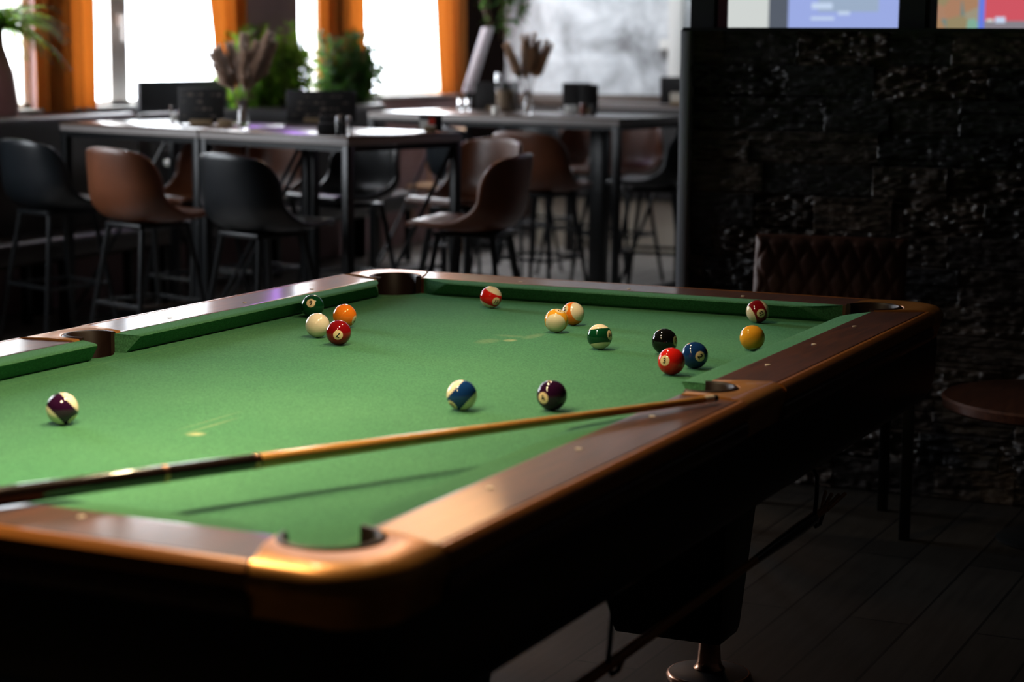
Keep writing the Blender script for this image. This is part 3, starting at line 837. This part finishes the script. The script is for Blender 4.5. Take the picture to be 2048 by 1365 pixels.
# ------------------------------------------------------------------ bar stools
def stool(kind, label, group):
    root = thing('bar_stool', label, 'bar stool', (0, 0, 0), 0, group)
    mat = M['leather_' + kind]
    # bucket shell, x forward, built as rows from the front lip to the top of the back
    prof = [(.225, .678), (.215, .700), (.17, .700), (.08, .680), (-.02, .668), (-.11, .668), (-.180, .686), (-.222, .740), (-.232, .83), (-.243, .91), (-.248, .975), (-.250, .995)]
    half = [.175, .195, .215, .230, .242, .250, .254, .252, .244, .230, .206, .182]
    wing = [0, .0, .004, .012, .024, .045, .075, .105, .120, .110, .085, .070]      # how far the sides come forward
    lift = [0, .0, .004, .014, .038, .075, .090, .070, .035, .005, -.020, -.034]    # how far the sides rise
    rows = []
    for (f, z), h, w, l in zip(prof, half, wing, lift):
        row = []
        for i in range(13):
            u = -1 + i / 6.0
            a = abs(u)
            row.append(Vector((f + w * a ** 2.2, h * math.sin(u * 1.35) / math.sin(1.35), z + l * a ** 2.4)))
        rows.append(row)
    sh = G().grid(rows).build('seat_shell', mat, root, auto=180)
    smooth_shell(sh, 1, .026)
    lab = 0
    pos = {}
    for sx in (-1, 1):
        for sy in (-1, 1):
            top = Vector((sx * .12 - .02, sy * .12, .656)); bot = Vector((sx * .215 - .02, sy * .205, .0))
            pos[(sx, sy)] = (top, bot)
            G().tube([top, bot], [.013, .011], 10).build('leg', M['black_metal'], root)
    G().box((-.02, 0, .648), (.28, .26, .02)).build('seat_plate', M['black_metal'], root, bev=.004)
    g = G(); zr = .30
    pts = []
    for k in ((-1, -1), (1, -1), (1, 1), (-1, 1)):
        a, b = pos[k]; q = (a.z - zr) / a.z; pts.append(a.lerp(b, q))
    for i in range(4): g.tube([pts[i], pts[(i + 1) % 4]], .009, 8)
    g.build('footrest', M['black_metal'], root)
    return root

# (px, py, z) of the middle of the top of the back, facing angle (deg), colour, label
stools = [
    (26, 278, 'black', -18, 'black leather bar stool at the far left, back to the camera'),
    (206, 294, 'brown', -18, 'brown leather bar stool seen from behind between two black ones'),
    (438, 306, 'black', -18, 'black leather bar stool seen from behind in front of the table seam'),
    (1052, 306, 'brown', 98, 'dark brown bar stool in profile nearest the pool table, facing left'),
    (1003, 274, 'brown', 160, 'brown bar stool facing the camera, just behind the profile stool'),
    (585, 263, 'brown', 162, 'brown leather bar stool facing us, under the left table beyond the vase'),
    (762, 268, 'black', 162, 'black glossy bar stool facing us, under the end of the left table'),
    (872, 250, 'black', -30, 'black bar stool seen from behind, right of the left table end'),
    (1035, 262, 'brown', -8, 'brown bar stool with its back to us beside the long right table'),
    (1078, 233, 'black', 168, 'black bar stool facing us on the far side of the right table'),
    (458, 268, 'brown', 166, 'brown bar stool whose tan lit rim shows above the right-hand black stool'),
    (1205, 235, 'brown', 172, 'brown bar stool behind the pedestal of the right table'),
    (1124, 228, 'brown', 172, 'brown bar stool seen farthest back under the right table'),
    (1276, 240, 'brown', 172, 'brown bar stool shining in window light at the right table end'),
    (1396, 257, 'black', 98, 'black bar stool in profile facing left beside the stone wall'),
]
protos = {}
for (px, py, kind, ang, lab) in stools:
    a = math.radians(ang)
    top = atz(px, py, .995)
    loc = (top.x + .25 * math.cos(a), top.y + .25 * math.sin(a), 0)
    grp = 'bar stools with leather bucket seats'
    if kind not in protos:
        protos[kind] = stool(kind, lab, grp); r_ = protos[kind]; r_.location = loc; r_.rotation_euler = (0, 0, a)
    else: dup(protos[kind], loc, a, lab, grp)

# ------------------------------------------------------------------ high bar tables
def bar_table(corner, e1, L, W, label, z=1.05, braces=True, top='table_top', group='high bar tables'):
    """corner: near corner; e1: heading of the long edge (deg); depth runs at e1-90"""
    a = math.radians(e1)
    t = thing('bar_table', label, 'table', (corner.x, corner.y, 0), a, group)
    # local x = long edge, local -y = depth away
    G().box((L / 2, -W / 2, z - .006), (L, W, .012)).build('table_top', M[top], t, bev=.003)
    G().box((L / 2, -W / 2, z - .0265), (L - .002, W - .002, .029)).build('top_edge', M['table_edge'], t, bev=.002)
    q = .022; r = .02
    for x in (q, L - q):
        for y in (-q, -W + q):
            G().box((x, y, (z - .04) / 2), (.04, .04, z - .041)).build('leg', M['black_metal'], t, bev=.003)
    g = G()
    for y in (-q, -W + q): g.box((L / 2, y, z - .055), (L - .03, .03, .022))
    for x in (q, L - q): g.box((x, -W / 2, z - .055), (.03, W - .03, .022))
    g.build('frame', M['black_metal'], t)
    for x in (q, L - q): G().box((x, -W / 2, .06), (.03, W - .08, .03)).build('foot_bar', M['black_metal'], t)
    if braces:
        for x in (q, L - q):
            G().tube([(x, -W + .05, z - .08), (x, -W * .5, z * .5), (x, -.05, .10)], .010, 8).build('brace', M['black_metal'], t)
    return t
N1 = atz(695, 274, 1.05)
e1 = math.radians(74); dv = Vector((math.cos(e1), math.sin(e1), 0)); dw = Vector((math.cos(e1 - PI / 2), math.sin(e1 - PI / 2), 0))
TBt = bar_table(N1, 74, .99, .72, 'right-hand one of the two left high tables, holding the pampas vase')
TAt = bar_table(N1 + dv * 1.0, 74, 1.06, .72, 'leftmost high dark wood table with window glare on its top')
N2 = atz(1238, 238, 1.05)
e2 = math.radians(83); dv2 = Vector((math.cos(e2), math.sin(e2), 0)); dw2 = Vector((math.cos(e2 - PI / 2), math.sin(e2 - PI / 2), 0))
TCt = bar_table(N2, 83, 1.72, .80, 'long high dark table on the right with the dried grass vase and black menu block')
G().box((.35, -.40, .5), (.09, .09, .97)).build('pedestal', M['black_metal'], TCt, bev=.004)
N3 = atz(1400, 212, 1.05)
TDt = bar_table(N3, 90, 1.0, .6, 'high table far back by the grey wall with the colourful menu card', braces=False)

# ------------------------------------------------------------------ things on the tables
ZT = 1.0505
def pampas_vase(px, py, label, mats, H, spread, n_heads, seed, fat=1.0):
    rnd = random.Random(seed)
    p = atz(px, py, ZT)
    t = thing('vase', label, 'vase', (p.x, p.y, ZT))
    G().lathe([(.022, 0), (.026, .004), (.027, .02), (.024, .07), (.018, .11), (.021, .135), (.019, .135), (.015, .11), (.021, .07), (.023, .02), (.004, .012)], n=24, cap=False).build('glass', M['glass'], t)
    st = G()
    for k in range(n_heads):
        a = rnd.uniform(-1, 1) if k > 1 else (-1, 1)[k]
        az = rnd.uniform(0, 2 * PI); lean = spread * (.25 + .75 * abs(a)) * (1 if a > 0 else -1)
        dirv = RX * lean + Vector((math.cos(az), math.sin(az), 0)) * spread * .3
        h = H * rnd.uniform(.75, 1.0)
        b0 = Vector((0, 0, .02)); p1 = Vector((dirv.x * .25, dirv.y * .25, h * .45)); p2 = Vector((dirv.x * .95, dirv.y * .95, h))
        st.tube([b0, p1, p2], .0015, 6)
        g = G(); m = 60
        L_ = (p2 - p1)
        side = L_.cross(Vector((0, 0, 1))); side = side.normalized() if side.length > 1e-4 else Vector((1, 0, 0))
        # a feathery plume made of fine tapered spikes around the stem
        for j in range(420):
            q = rnd.random(); c = p1 + L_ * (.15 + .85 * q)
            ang = rnd.uniform(0, 2 * PI); o1 = side; o2 = L_.normalized().cross(side)
            od = (o1 * math.cos(ang) + o2 * math.sin(ang)); ln = (.046 * (1 - .55 * q) + .010) * (.4 + .6 * fat)
            tip = c + L_.normalized() * ln * 1.1 + od * ln * .8
            w = o1 * .0034
            g.add([c - w, c + w, tip + w * .3, c + od * .001 + L_.normalized() * ln * .5 + o2 * .0022], [(0, 1, 2), (0, 2, 3), (1, 3, 2)])
        core = G().tube([p1 + L_ * .1, p1 + L_ * .45, p1 + L_ * .9, p2], [.005 * fat, .017 * fat, .010 * fat, .002], 8)
        g.add(core.v, core.f)
        g.build('plume', mats[k % len(mats)], t, smooth=False)
    st.build('stems', M['stem'], t)
    return t
pampas_vase(487, 258, 'slim glass vase with fluffy pale pampas grass on the left tables', [M['pampas']], .43, .115, 10, 4)
pampas_vase(1056, 228, 'glass vase with thin brown dried grasses on the right table', [M['pampas_dark'], M['pampas_dark'], M['pampas_dark']], .46, .12, 13, 9, .35)

def menu_board(px0, px1, py0, py1, label, mat='menu', depth=.012, back=.10, marks=True, z=ZT, seed=1, group='menu boards on the high tables'):
    a = atz(px0, py1, z); b = atz(px1, py1, z); c = (a + b) / 2
    dist = (c - CAM).dot(FW); h = (py1 - py0) / FPX * dist; w = (px1 - px0) / FPX * dist
    rz = math.atan2(RX.y, RX.x)
    t = thing('menu_board', label, 'menu', (c.x, c.y, z), rz, group)
    G().box((0, back * .12, h / 2), (w, depth, h), rx=-.10).shift((0, 0, .004)).build('board', M[mat], t, bev=.002)
    G().box((0, .0, .012), (w * .5, .05, .024)).build('stand', M['block_wood'], t, bev=.003)
    if marks:
        rnd = random.Random(seed); g = G()
        for r_ in range(4):
            x = -w * .42
            zz = h * (.82 - .2 * r_)
            while x < w * .40:
                ln = rnd.uniform(.008, .03)
                if rnd.random() < .7: g.box((x + ln / 2, back * .12 - depth / 2 - .0015 + (zz - h / 2) * .10, zz + .004), (ln, .001, rnd.choice([.004, .006, .014])), rx=-.10)
                x += ln + .012
        g.build('lettering', M['chalk'], t, smooth=False)
    return t
menu_board(573, 712, 184, 246, 'wide black menu board standing on the right end of the left tables', seed=2)
menu_board(357, 448, 179, 249, 'black menu board standing left of the pampas vase', seed=3)
menu_board(950, 1037, 166, 220, 'black menu board behind the glass carafe on the right table', seed=4, marks=False)
menu_board(1124, 1182, 168, 224, 'black menu block in front on the right table', seed=5, marks=False)
tmb = menu_board(1160, 1196, 171, 225, 'second black menu card leaning behind the menu block', seed=6, marks=False)
t = menu_board(1320, 1400, 156, 210, 'dark menu card with a red and beige picture beside the stone wall', marks=False)
for (x, zz, w, h, m) in ((-.02, .05, .10, .07, 'beige_print'), (.06, .12, .08, .08, 'red_print')):
    G().box((x, -.0015 + (zz - .09) * .10, zz), (w, .002, h), rx=-.10).build('print', M[m], t)
t = menu_board(838, 884, 234, 263, 'small card with a red and white picture at the far corner of the left tables', marks=False)
for (x, zz, w, h, m) in ((-.015, .03, .07, .045, 'paper'), (.005, .045, .03, .03, 'red_print')):
    G().box((x, -.0015 + (zz - .035) * .10 , zz), (w, .002, h), rx=-.10).build('print', M[m], t)

def glass_candle(px, py, label, r=.035, h=.10, fill='candle', group='glasses on the tables', cat='glass'):
    p = atz(px, py, ZT)
    t = thing('glass', label, cat, (p.x, p.y, ZT), 0, group)
    G().lathe([(r * .9, 0), (r, .004), (r, h), (r - .003, h), (r - .003, .008), (.002, .006)], n=28, cap=False).build('tumbler', M['glass'], t)
    G().lathe([(.001, .007), (r - .004, .007), (r - .004, h * .55), (.001, h * .55)], n=24).build('filling', M[fill], t)
    return t
glass_candle(352, 247, 'glass with a white candle on the left high table', .030, .088)
glass_candle(399, 246, 'short clear glass beside the dark menu board', .022, .03, 'salt')
glass_candle(921, 221, 'clear salt glass on the right table, left of a matching one', .018, .075, 'salt')
glass_candle(936, 221, 'clear glass shaker on the right table, right of a matching one', .018, .075, 'salt')
glass_candle(1011, 222, 'tall glass jug with brown drink on the right table', .062, .23, 'block_wood')
def small(name, label, cat, px, py, parts):
    p = atz(px, py, ZT); t = thing(name, label, cat, (p.x, p.y, ZT), math.atan2(RX.y, RX.x))
    for nm, g, m in parts: g.build(nm, M[m], t, bev=.002)
    return t
small('condiment_caddy', 'black table caddy at the near corner of the left tables', 'caddy', 664, 271, [('box', G().box((0, .05, .026), (.13, .08, .05)), 'menu'), ('back_panel', G().box((0, .09, .04), (.13, .006, .08)), 'menu')])
for dxp, side in ((672, 'left'), (693, 'right')):
    p = atz(dxp, 272, ZT)
    t = thing('shaker', 'glass shaker beside the black caddy, %s of the pair' % side, 'shaker', (p.x + .02, p.y, ZT), 0, 'shakers by the black caddy')
    G().lathe([(.012, 0), (.013, .01), (.012, .055), (.010, .06), (.0005, .061)], n=20).build('body', M['glass'], t)
    G().lathe([(.0125, .06), (.0125, .078), (.008, .084), (.0005, .085)], n=20).build('lid', M['grey_metal'], t)
small('wood_block', 'small tan wooden block left of the pampas vase', 'block', 450, 254, [('block', G().box((0, 0, .018), (.065, .04, .036)), 'block_wood')])
small('candle', 'short white candle on the right table left of the glass jug', 'candle', 991, 228, [('wax', G().lathe([(.001, 0), (.022, 0), (.022, .04), (.001, .042)], n=24), 'candle')])
small('napkin_holder', 'white folded napkins in front of the black menu block', 'napkins', 1142, 227, [('napkins', G().box((0, 0, .024), (.075, .05, .048)), 'paper')])
small('spice_jar', 'reddish brown jar right of the white napkins', 'jar', 1166, 230, [('jar', G().lathe([(.001, 0), (.02, 0), (.021, .06), (.016, .068), (.001, .068)], n=24), 'brown_jar')])
small('spice_jar', 'small black pepper mill right of the reddish brown jar', 'mill', 1186, 230, [('body', G().lathe([(.001, 0), (.018, 0), (.013, .03), (.017, .055), (.001, .066)], n=24), 'menu')])

# ------------------------------------------------------------------ benches, sofa, partition along the windows
def bench(name, label, x0, x1, y, zt, mat, depth=.55, ztop_r=.05, ch=None):
    t = thing(name, label, 'bench', ((x0 + x1) / 2, y, 0)); w = x1 - x0
    g = G(); N = 14
    rows = []
    for i in range(N + 1):
        a = PI * i / N
        rows.append([Vector((x, ztop_r * math.cos(a), zt - ztop_r + ztop_r * math.sin(a))) for x in (-w / 2, w / 2)])
    rows = [[Vector((x, ztop_r, .3)) for x in (-w / 2, w / 2)]] + rows + [[Vector((x, -ztop_r, .3)) for x in (-w / 2, w / 2)]]
    g.grid(rows)
    m_ = len(rows)
    g.f += [tuple(2 * i for i in range(m_)), tuple(2 * i + 1 for i in range(m_))]
    g.f.append((0, 1, 2 * m_ - 1, 2 * m_ - 2))
    b = g.build('backrest', M[mat], t, bev=.02, seg=3)
    G().box((0, -depth / 2, .41), (w, depth - .04, .12)).build('seat', M[mat], t, bev=.03, seg=3)
    for lx_ in (-w / 2 + .08, 0, w / 2 - .08):
        G().box((lx_, -depth + .08, .175), (.04, .04, .35)).build('leg', M['black_metal'], t, bev=.003)
        G().box((lx_, -.02, .18), (.04, .04, .36)).build('leg', M['black_metal'], t, bev=.003)
    return t
xs = aty(262, 215, 5.30).x
bench('leather_bench', 'dark leather bench with a rounded high back under the left window', 4.9, xs, 5.30, 1.068, 'leather_dark', depth=.34, ztop_r=.055)
x0 = aty(284, 215, 5.30).x; x1 = aty(760, 215, 5.30).x
bench('leather_bench', 'grey leather bench with shiny rolled top below the green plants', x0, x1, 5.30, 1.06, 'leather_grey', depth=.34, ztop_r=.055)
t = thing('window_ledge', 'dark ledge running behind the benches below the windows', 'ledge', (5.0 + (x1 - 5.0) / 2, 5.47, 0))
G().box((0, 0, .86), (x1 - 5.0, .20, .04)).build('shelf', M['column'], t, bev=.004)
for k in range(5):
    G().box(((k / 4 - .5) * (x1 - 5.1), 0, .42), (.04, .16, .84)).build('support', M['column'], t, bev=.003)
# flat dark panel standing on the ledge in front of the bright window
p0 = aty(276, 190, 5.44); p1 = aty(452, 190, 5.44)
zt_ = aty(360, 161, 5.44).z
tag(G().box(((p0.x + p1.x) / 2, 5.44, (zt_ + .88) / 2), (p1.x - p0.x, .03, zt_ - .88)).build('notice_panel', plain('dark_grey_panel', (0.05, 0.05, 0.055), .5), None, bev=.003), 'wide dark grey panel standing in front of the bright window', 'panel')
# back wall bench
yb0, yb1 = atx(1420, 190, 11.0).y, atx(1080, 190, 11.0).y
t = thing('wall_bench', 'long grey bench along the grey concrete wall', 'bench', (11.1, (yb0 + yb1) / 2, 0))
G().box((.28, 0, .62), (.10, yb1 - yb0, .76)).build('backrest', M['leather_grey'], t, bev=.03)
G().box((0, 0, .42), (.5, yb1 - yb0, .1)).build('seat', M['leather_grey'], t, bev=.02)
G().box((0, 0, .18), (.4, yb1 - yb0 - .05, .36)).build('plinth', M['heater'], t, smooth=False)

# curtains
def curtain(px0, px1, label, taper=(0, 0), y=5.55):
    a, b = aty(px0, 100, y).x, aty(px1, 100, y).x
    t = thing('curtain', label, 'curtain', ((a + b) / 2, y, 0), 0, 'orange curtains')
    g = G(); rows = []; n = 60; z0, z1 = 1.07, 3.0
    for k in range(13):
        z = z0 + (z1 - z0) * k / 12; q = k / 12
        row = []
        aa = a + taper[0] * q; bb = b + taper[1] * q
        for i in range(n + 1):
            u = i / n
            row.append(Vector((aa + (bb - aa) * u - (a + b) / 2, .018 * math.sin(u * (b - a) * 62 + .5 * math.sin(k * .35)), z)))
        rows.append(row)
    g.grid(rows).build('fabric', M['curtain'], t, auto=180)
    G().tube([(-(b - a) / 2 - .03, 0, 3.01), ((b - a) / 2 + .03, 0, 3.01)], .012, 10).build('rod', M['black_metal'], t)
    return t
curtain(72, 196, 'orange curtain left of the brightest window')
curtain(441, 500, 'orange curtain on the right of the brightest window, behind the pampas plumes', (-.32, 0))
curtain(640, 733, 'orange curtain in the middle behind the right-hand green plant')
curtain(882, 936, 'orange curtain by the dark corner column', (-.22, 0))

# plants
def bushy(px0, px1, ztop, zbase, y, label, seed, n=900, mat='leaf', dens=1):
    rnd = random.Random(seed)
    a, b = aty(px0, 150, y).x, aty(px1, 150, y).x
    cx = (a + b) / 2; w = (b - a) / 2; H = ztop - zbase
    t = thing('potted_plant', label, 'plant', (cx, y, zbase - .14))
    G().box((0, 0, .07), (2 * w * .9, .15, .14)).build('planter', M['pot_grey'], t, bev=.01)
    g = G(); st = G()
    stems = []
    for k in range(max(8, n // 45)):
        x = rnd.uniform(-w * .9, w * .9); y_ = rnd.uniform(-.06, .06)
        tip = Vector((x + rnd.uniform(-.12, .12), y_ + rnd.uniform(-.13, .08), .14 + H * rnd.uniform(.3, 1.08)))
        bse = Vector((x * .8, y_, .12)); mid = bse.lerp(tip, .5) + Vector((rnd.uniform(-.03, .03), rnd.uniform(-.03, .03), .02))
        st.tube([bse, mid, tip], .003, 5); stems.append((bse, mid, tip))
    for k in range(n):
        bse, mid, tip = rnd.choice(stems); q = rnd.random() ** .7
        p = bse.lerp(mid, q * 2) if q < .5 else mid.lerp(tip, q * 2 - 1)
        az = rnd.uniform(0, 2 * PI); el = rnd.uniform(-.5, .9); ln = rnd.uniform(.035, .075)
        d = Vector((math.cos(az) * math.cos(el), math.sin(az) * math.cos(el), math.sin(el)))
        s = d.cross(Vector((rnd.uniform(-1, 1), rnd.uniform(-1, 1), rnd.uniform(-.3, 1)))).normalized() * ln * .22
        p = p + d * .012
        m1 = p + d * ln * .5; nn = d.cross(s).normalized() * ln * .06
        g.add([p, m1 + s + nn, p + d * ln, m1 - s + nn, m1 - nn], [(0, 1, 4), (1, 2, 4), (2, 3, 4), (3, 0, 4)])
    st.build('stems', M['stem'], t); g.build('foliage', M[mat], t, smooth=False)
    return t
bushy(452, 612, 1.53, 1.02, 5.465, 'bright green bushy plant in the middle between the windows', 11, 3200)
bushy(640, 752, 1.51, 1.02, 5.465, 'darker green bushy plant in front of the orange curtain', 12, 2400, 'leaf_dark')

def frondy(px, py, dist, label, pot, n, L, droop, mat, seed, up=.4, potm='pot_mauve', zbase=0):
    rnd = random.Random(seed); c = atd(px, py, dist)
    t = thing('palm_plant', label, 'plant', (c.x, c.y, zbase))
    hz = c.z - zbase
    g = G(); st = G()
    for k in range(n):
        az = 2 * PI * k / n + rnd.uniform(-.2, .2); ln = L * rnd.uniform(.7, 1.1); u = up * rnd.uniform(.4, 1.4)
        pts = []
        for i in range(9):
            q = i / 8
            pts.append(Vector((math.cos(az) * ln * q, math.sin(az) * ln * q, hz + ln * (u * q - droop * q * q))))
        st.tube(pts, .003, 5)
        for i in range(1, 9):
            for s in (-1, 1):
                for h in (0, .5):
                    p = pts[i - 1].lerp(pts[i], h); d = (pts[i] - pts[i - 1]).normalized(); side = d.cross(Vector((0, 0, 1))).normalized() * s
                    ll = ln * .28 * (1.15 - abs(q - .4)) * math.sin(PI * min(.95, .15 + i / 9)); tipp = p + (side * .9 + d * .7 - Vector((0, 0, .25))) * ll
                    w = d * .010
                    g.add([p - w, p + w, tipp], [(0, 1, 2)])
    st.build('stems', M['stem'], t); g.build('fronds', M[mat], t, smooth=False)
    if pot:
        G().lathe(pot, n=28).build('pot', M[potm], t)
    return t
pp_ = aty(-6, 60, 5.47); dist_ = (pp_ - CAM).dot(FW)
frondy(-6, 60, dist_, 'palm with fine fronds in a mauve pot at the far left window', [(.002, .88), (.09, .88), (.10, 1.0), (.10, 1.12), (.08, 1.28), (.035, 1.42), (.03, 1.50), (.002, 1.50)], 90, .36, .9, 'leaf', 5, .9)
# hanging plant against the dark column
rnd = random.Random(21); c = atd(1003, 10, 13.8)
t = thing('hanging_plant', 'dark green hanging plant in front of the corner column and grey wall', 'plant', (c.x, c.y, 0))
G().lathe([(.002, 2.05), (.12, 2.05), (.16, 2.25), (.15, 2.25), (.002, 2.2)], n=24).build('pot', M['leather_dark'], t)
G().tube([(0, 0, 2.25), (0, 0, 3.0)], .004, 6).build('cord', M['black_metal'], t)
g = G(); st = G()
for k in range(70):
    az = rnd.uniform(0, 2 * PI); ln = rnd.uniform(.25, .72)
    r0 = rnd.uniform(.12, .30)
    pts = [Vector((math.cos(az) * .1, math.sin(az) * .1, 2.24)), Vector((math.cos(az) * r0, math.sin(az) * r0, 2.2)), Vector((math.cos(az) * r0 * .9, math.sin(az) * r0 * .9, 2.2 - ln * .5)), Vector((math.cos(az) * r0 * .5, math.sin(az) * r0 * .5, 2.2 - ln))]
    st.tube(pts, .003, 4)
    for j in range(34):
        q = rnd.uniform(0, 3); i = int(q); p = pts[i].lerp(pts[min(i + 1, 3)], q - i)
        d = Vector((rnd.uniform(-1, 1), rnd.uniform(-1, 1), rnd.uniform(-1, .3))).normalized(); ll = rnd.uniform(.04, .08)
        s = d.cross(Vector((0, 0, 1))).normalized() * ll * .28
        g.add([p, p + d * ll * .5 + s, p + d * ll, p + d * ll * .5 - s], [(0, 1, 2, 3)])
st.build('stems', M['stem'], t); g.build('foliage', M['leaf_dark'], t, smooth=False)

# pale slanted board leaning by the column
pa = atd(936, 185, 13.3); pb = atd(976, 55, 13.3)
t = thing('slanted_board', 'pale pinkish board slanting upwards in front of the dark column', 'board', (pa.x, pa.y, 0))
dd = pb - pa
g = G(); q0 = Vector((0, 0, pa.z)); q1 = q0 + dd
sd = (RX + FW) * .022; th = (FW - RX) * .022; sd.z = th.z = 0
g.add([q0 - sd - th, q0 + sd - th, q0 + sd + th, q0 - sd + th, q1 - sd * .9 - th, q1 + sd * .9 - th, q1 + sd * .9 + th, q1 - sd * .9 + th], [(0, 1, 2, 3), (4, 5, 6, 7), (0, 1, 5, 4), (1, 2, 6, 5), (2, 3, 7, 6), (3, 0, 4, 7)])
g.build('board', M['pale_board'], t, bev=.004)
G().tube([(0, 0, 0), (0, 0, pa.z + .05)], .02, 10).build('stand', M['black_metal'], t)

# ------------------------------------------------------------------ low dining set by the windows
p = atz(335, 318, .81)
t = thing('dining_table', 'small low round table laid with glasses, seen under the left high table', 'table', (p.x, p.y - .24, 0))
G().lathe([(.001, .78), (.21, .78), (.215, .785), (.215, .805), (.21, .81), (.001, .81)], n=40).build('table_top', M['white'], t)
G().lathe([(.18, 0), (.18, .02), (.03, .04), (.025, .4), (.03, .779)], n=24).build('pedestal', M['block_wood'], t)
TLoc = Vector((p.x, p.y - .24, .81))
rnd = random.Random(2)
for i, (dx, dy, h, where) in enumerate(((-.10, .13, .13, 'leftmost of five'), (-.04, .05, .15, 'second from the left'), (.0, -.03, .12, 'in the middle'), (.07, -.08, .15, 'fourth from the left'), (.08, -.16, .10, 'rightmost'))):
    t = thing('drinking_glass', 'clear drinking glass on the low table, ' + where, 'glass', TLoc + Vector((dx, dy, .001)), 0, 'glasses on the low table')
    G().lathe([(.024, 0), (.026, .003), (.034, h), (.031, h), (.023, .008), (.001, .006)], n=20, cap=False).build('tumbler', M['glass'], t)
t = thing('napkin', 'folded white napkin on the low table', 'napkin', TLoc + Vector((-.12, -.08, .001)), .3)
G().box((0, 0, .01), (.14, .09, .02)).build('cloth', M['paper'], t, bev=.004)
def dchair(loc, rz, label):
    t = thing('dining_chair', label, 'chair', loc, rz, 'tan wooden dining chairs')
    g = G(); rows = []
    for k in range(6):
        z = .56 + .30 * k / 5
        rows.append([Vector((-.20 - .03 * k / 5 + .05 * (i / 8 - .5) ** 2 * 4 * .5, (i / 8 - .5) * .42 * (1 - .03 * k), z)) for i in range(9)])
    o = g.grid(rows).build('backrest', M['tan_wood'], t, auto=180); smooth_shell(o, 1, .02)
    G().box((0, 0, .45), (.44, .44, .035)).build('seat', M['tan_wood'], t, bev=.012)
    for a in (-1, 1):
        for b in (-1, 1): G().tube([(a * .17, b * .17, .44), (a * .21, b * .20, 0)], [.016, .011], 10).build('leg', M['tan_wood'], t)
    g = G()
    for b in (-1, 1): g.tube([(-.18, b * .17, .45), (-.205, b * .19, .60)], .011, 8)
    g.build('back_post', M['tan_wood'], t)
    return t
def dc(px, py, z, rz, lab, off=(0, 0)):
    p = atz(px, py, z); return (p.x + off[0], p.y + off[1], 0), math.radians(rz), lab
ch0 = dchair(*dc(918, 243, .86, 190, 'tan wooden chair far back behind the brown bar stools', (-1.3, -.55)))

# ------------------------------------------------------------------ right corner: quilted chair and round table
t = thing('quilted_chair', 'brown leather chair with diamond quilted back by the stone wall', 'chair', (3.585, .40, 0), math.radians(190), None)
def quilt_back():
    nY, nZ = 97, 77; W_, z0, z1 = .475, .45, .848
    rows = []
    for j in range(nZ):
        z = z0 + (z1 - z0) * j / (nZ - 1); row = []
        for i in range(nY):
            y = (i / (nY - 1) - .5) * W_
            u = y / .066; v = (z - .45) / .125
            a = abs(((u + v) % 1) - .5) * 2; b = abs(((u - v) % 1) - .5) * 2
            puff = (1 - a ** 4) * (1 - b ** 4)
            ed = min(1, (W_ / 2 - abs(y)) / .022, (z1 - z) / .022)
            ed = max(0, ed)
            row.append(Vector((-.205 - .10 * (z - .45) / .42 + .012 + .007 * puff * ed + .012 * math.sqrt(ed), y, z)))
        rows.append(row)
    g = G().grid(rows)
    k = len(g.v)
    # back side
    b0 = [Vector((-.205 - .10 * (z - .45) / .42 - .03, y, z)) for z, y in ((z0, -W_ / 2), (z0, W_ / 2), (z1, W_ / 2), (z1, -W_ / 2))]
    g.add(b0, [(0, 1, 2, 3)])
    c = [0, nY - 1, nY * nZ - 1, nY * (nZ - 1)]
    bot = list(range(0, nY)); topr = list(range(nY * (nZ - 1), nY * nZ)); lf = [j * nY for j in range(nZ)]; rt = [j * nY + nY - 1 for j in range(nZ)]
    g.f += [tuple(bot + [k + 1, k]), tuple(topr + [k + 2, k + 3]), tuple(lf + [k + 3, k]), tuple(rt + [k + 2, k + 1])]
    return g
quilt_back().build('backrest', M['leather_quilt'], t, auto=60)
G().box((0, 0, .45), (.44, .46, .08)).build('seat', M['leather_quilt'], t, bev=.025, seg=3)
for a in (-1, 1):
    for b in (-1, 1): G().box((a * .18 , b * (.295 if a > 0 else .20), .225), (.032, .032, .45)).build('leg', M['black_metal'], t, bev=.003)
g = G()
for a in (-1, 1): g.box((a * .18, 0, .425), (.03, .59 if a > 0 else .42, .025))
g.build('frame', M['black_metal'], t, bev=.003)
p = atz(2112, 797, .43)
t = thing('round_table', 'low round brown wooden table at the right edge by the stone wall', 'table', (p.x, p.y, 0))
G().lathe([(.001, .395), (.315, .395), (.325, .402), (.328, .425), (.322, .432), (.001, .432)], n=64).build('table_top', M['round_top'], t)
G().lathe([(.03, .012), (.025, .05), (.025, .394)], n=24).build('column', M['black_metal'], t)
G().lathe([(.15, 0), (.155, .006), (.145, .014), (.03, .022), (.001, .022)], n=48).build('base', M['black_metal'], t)
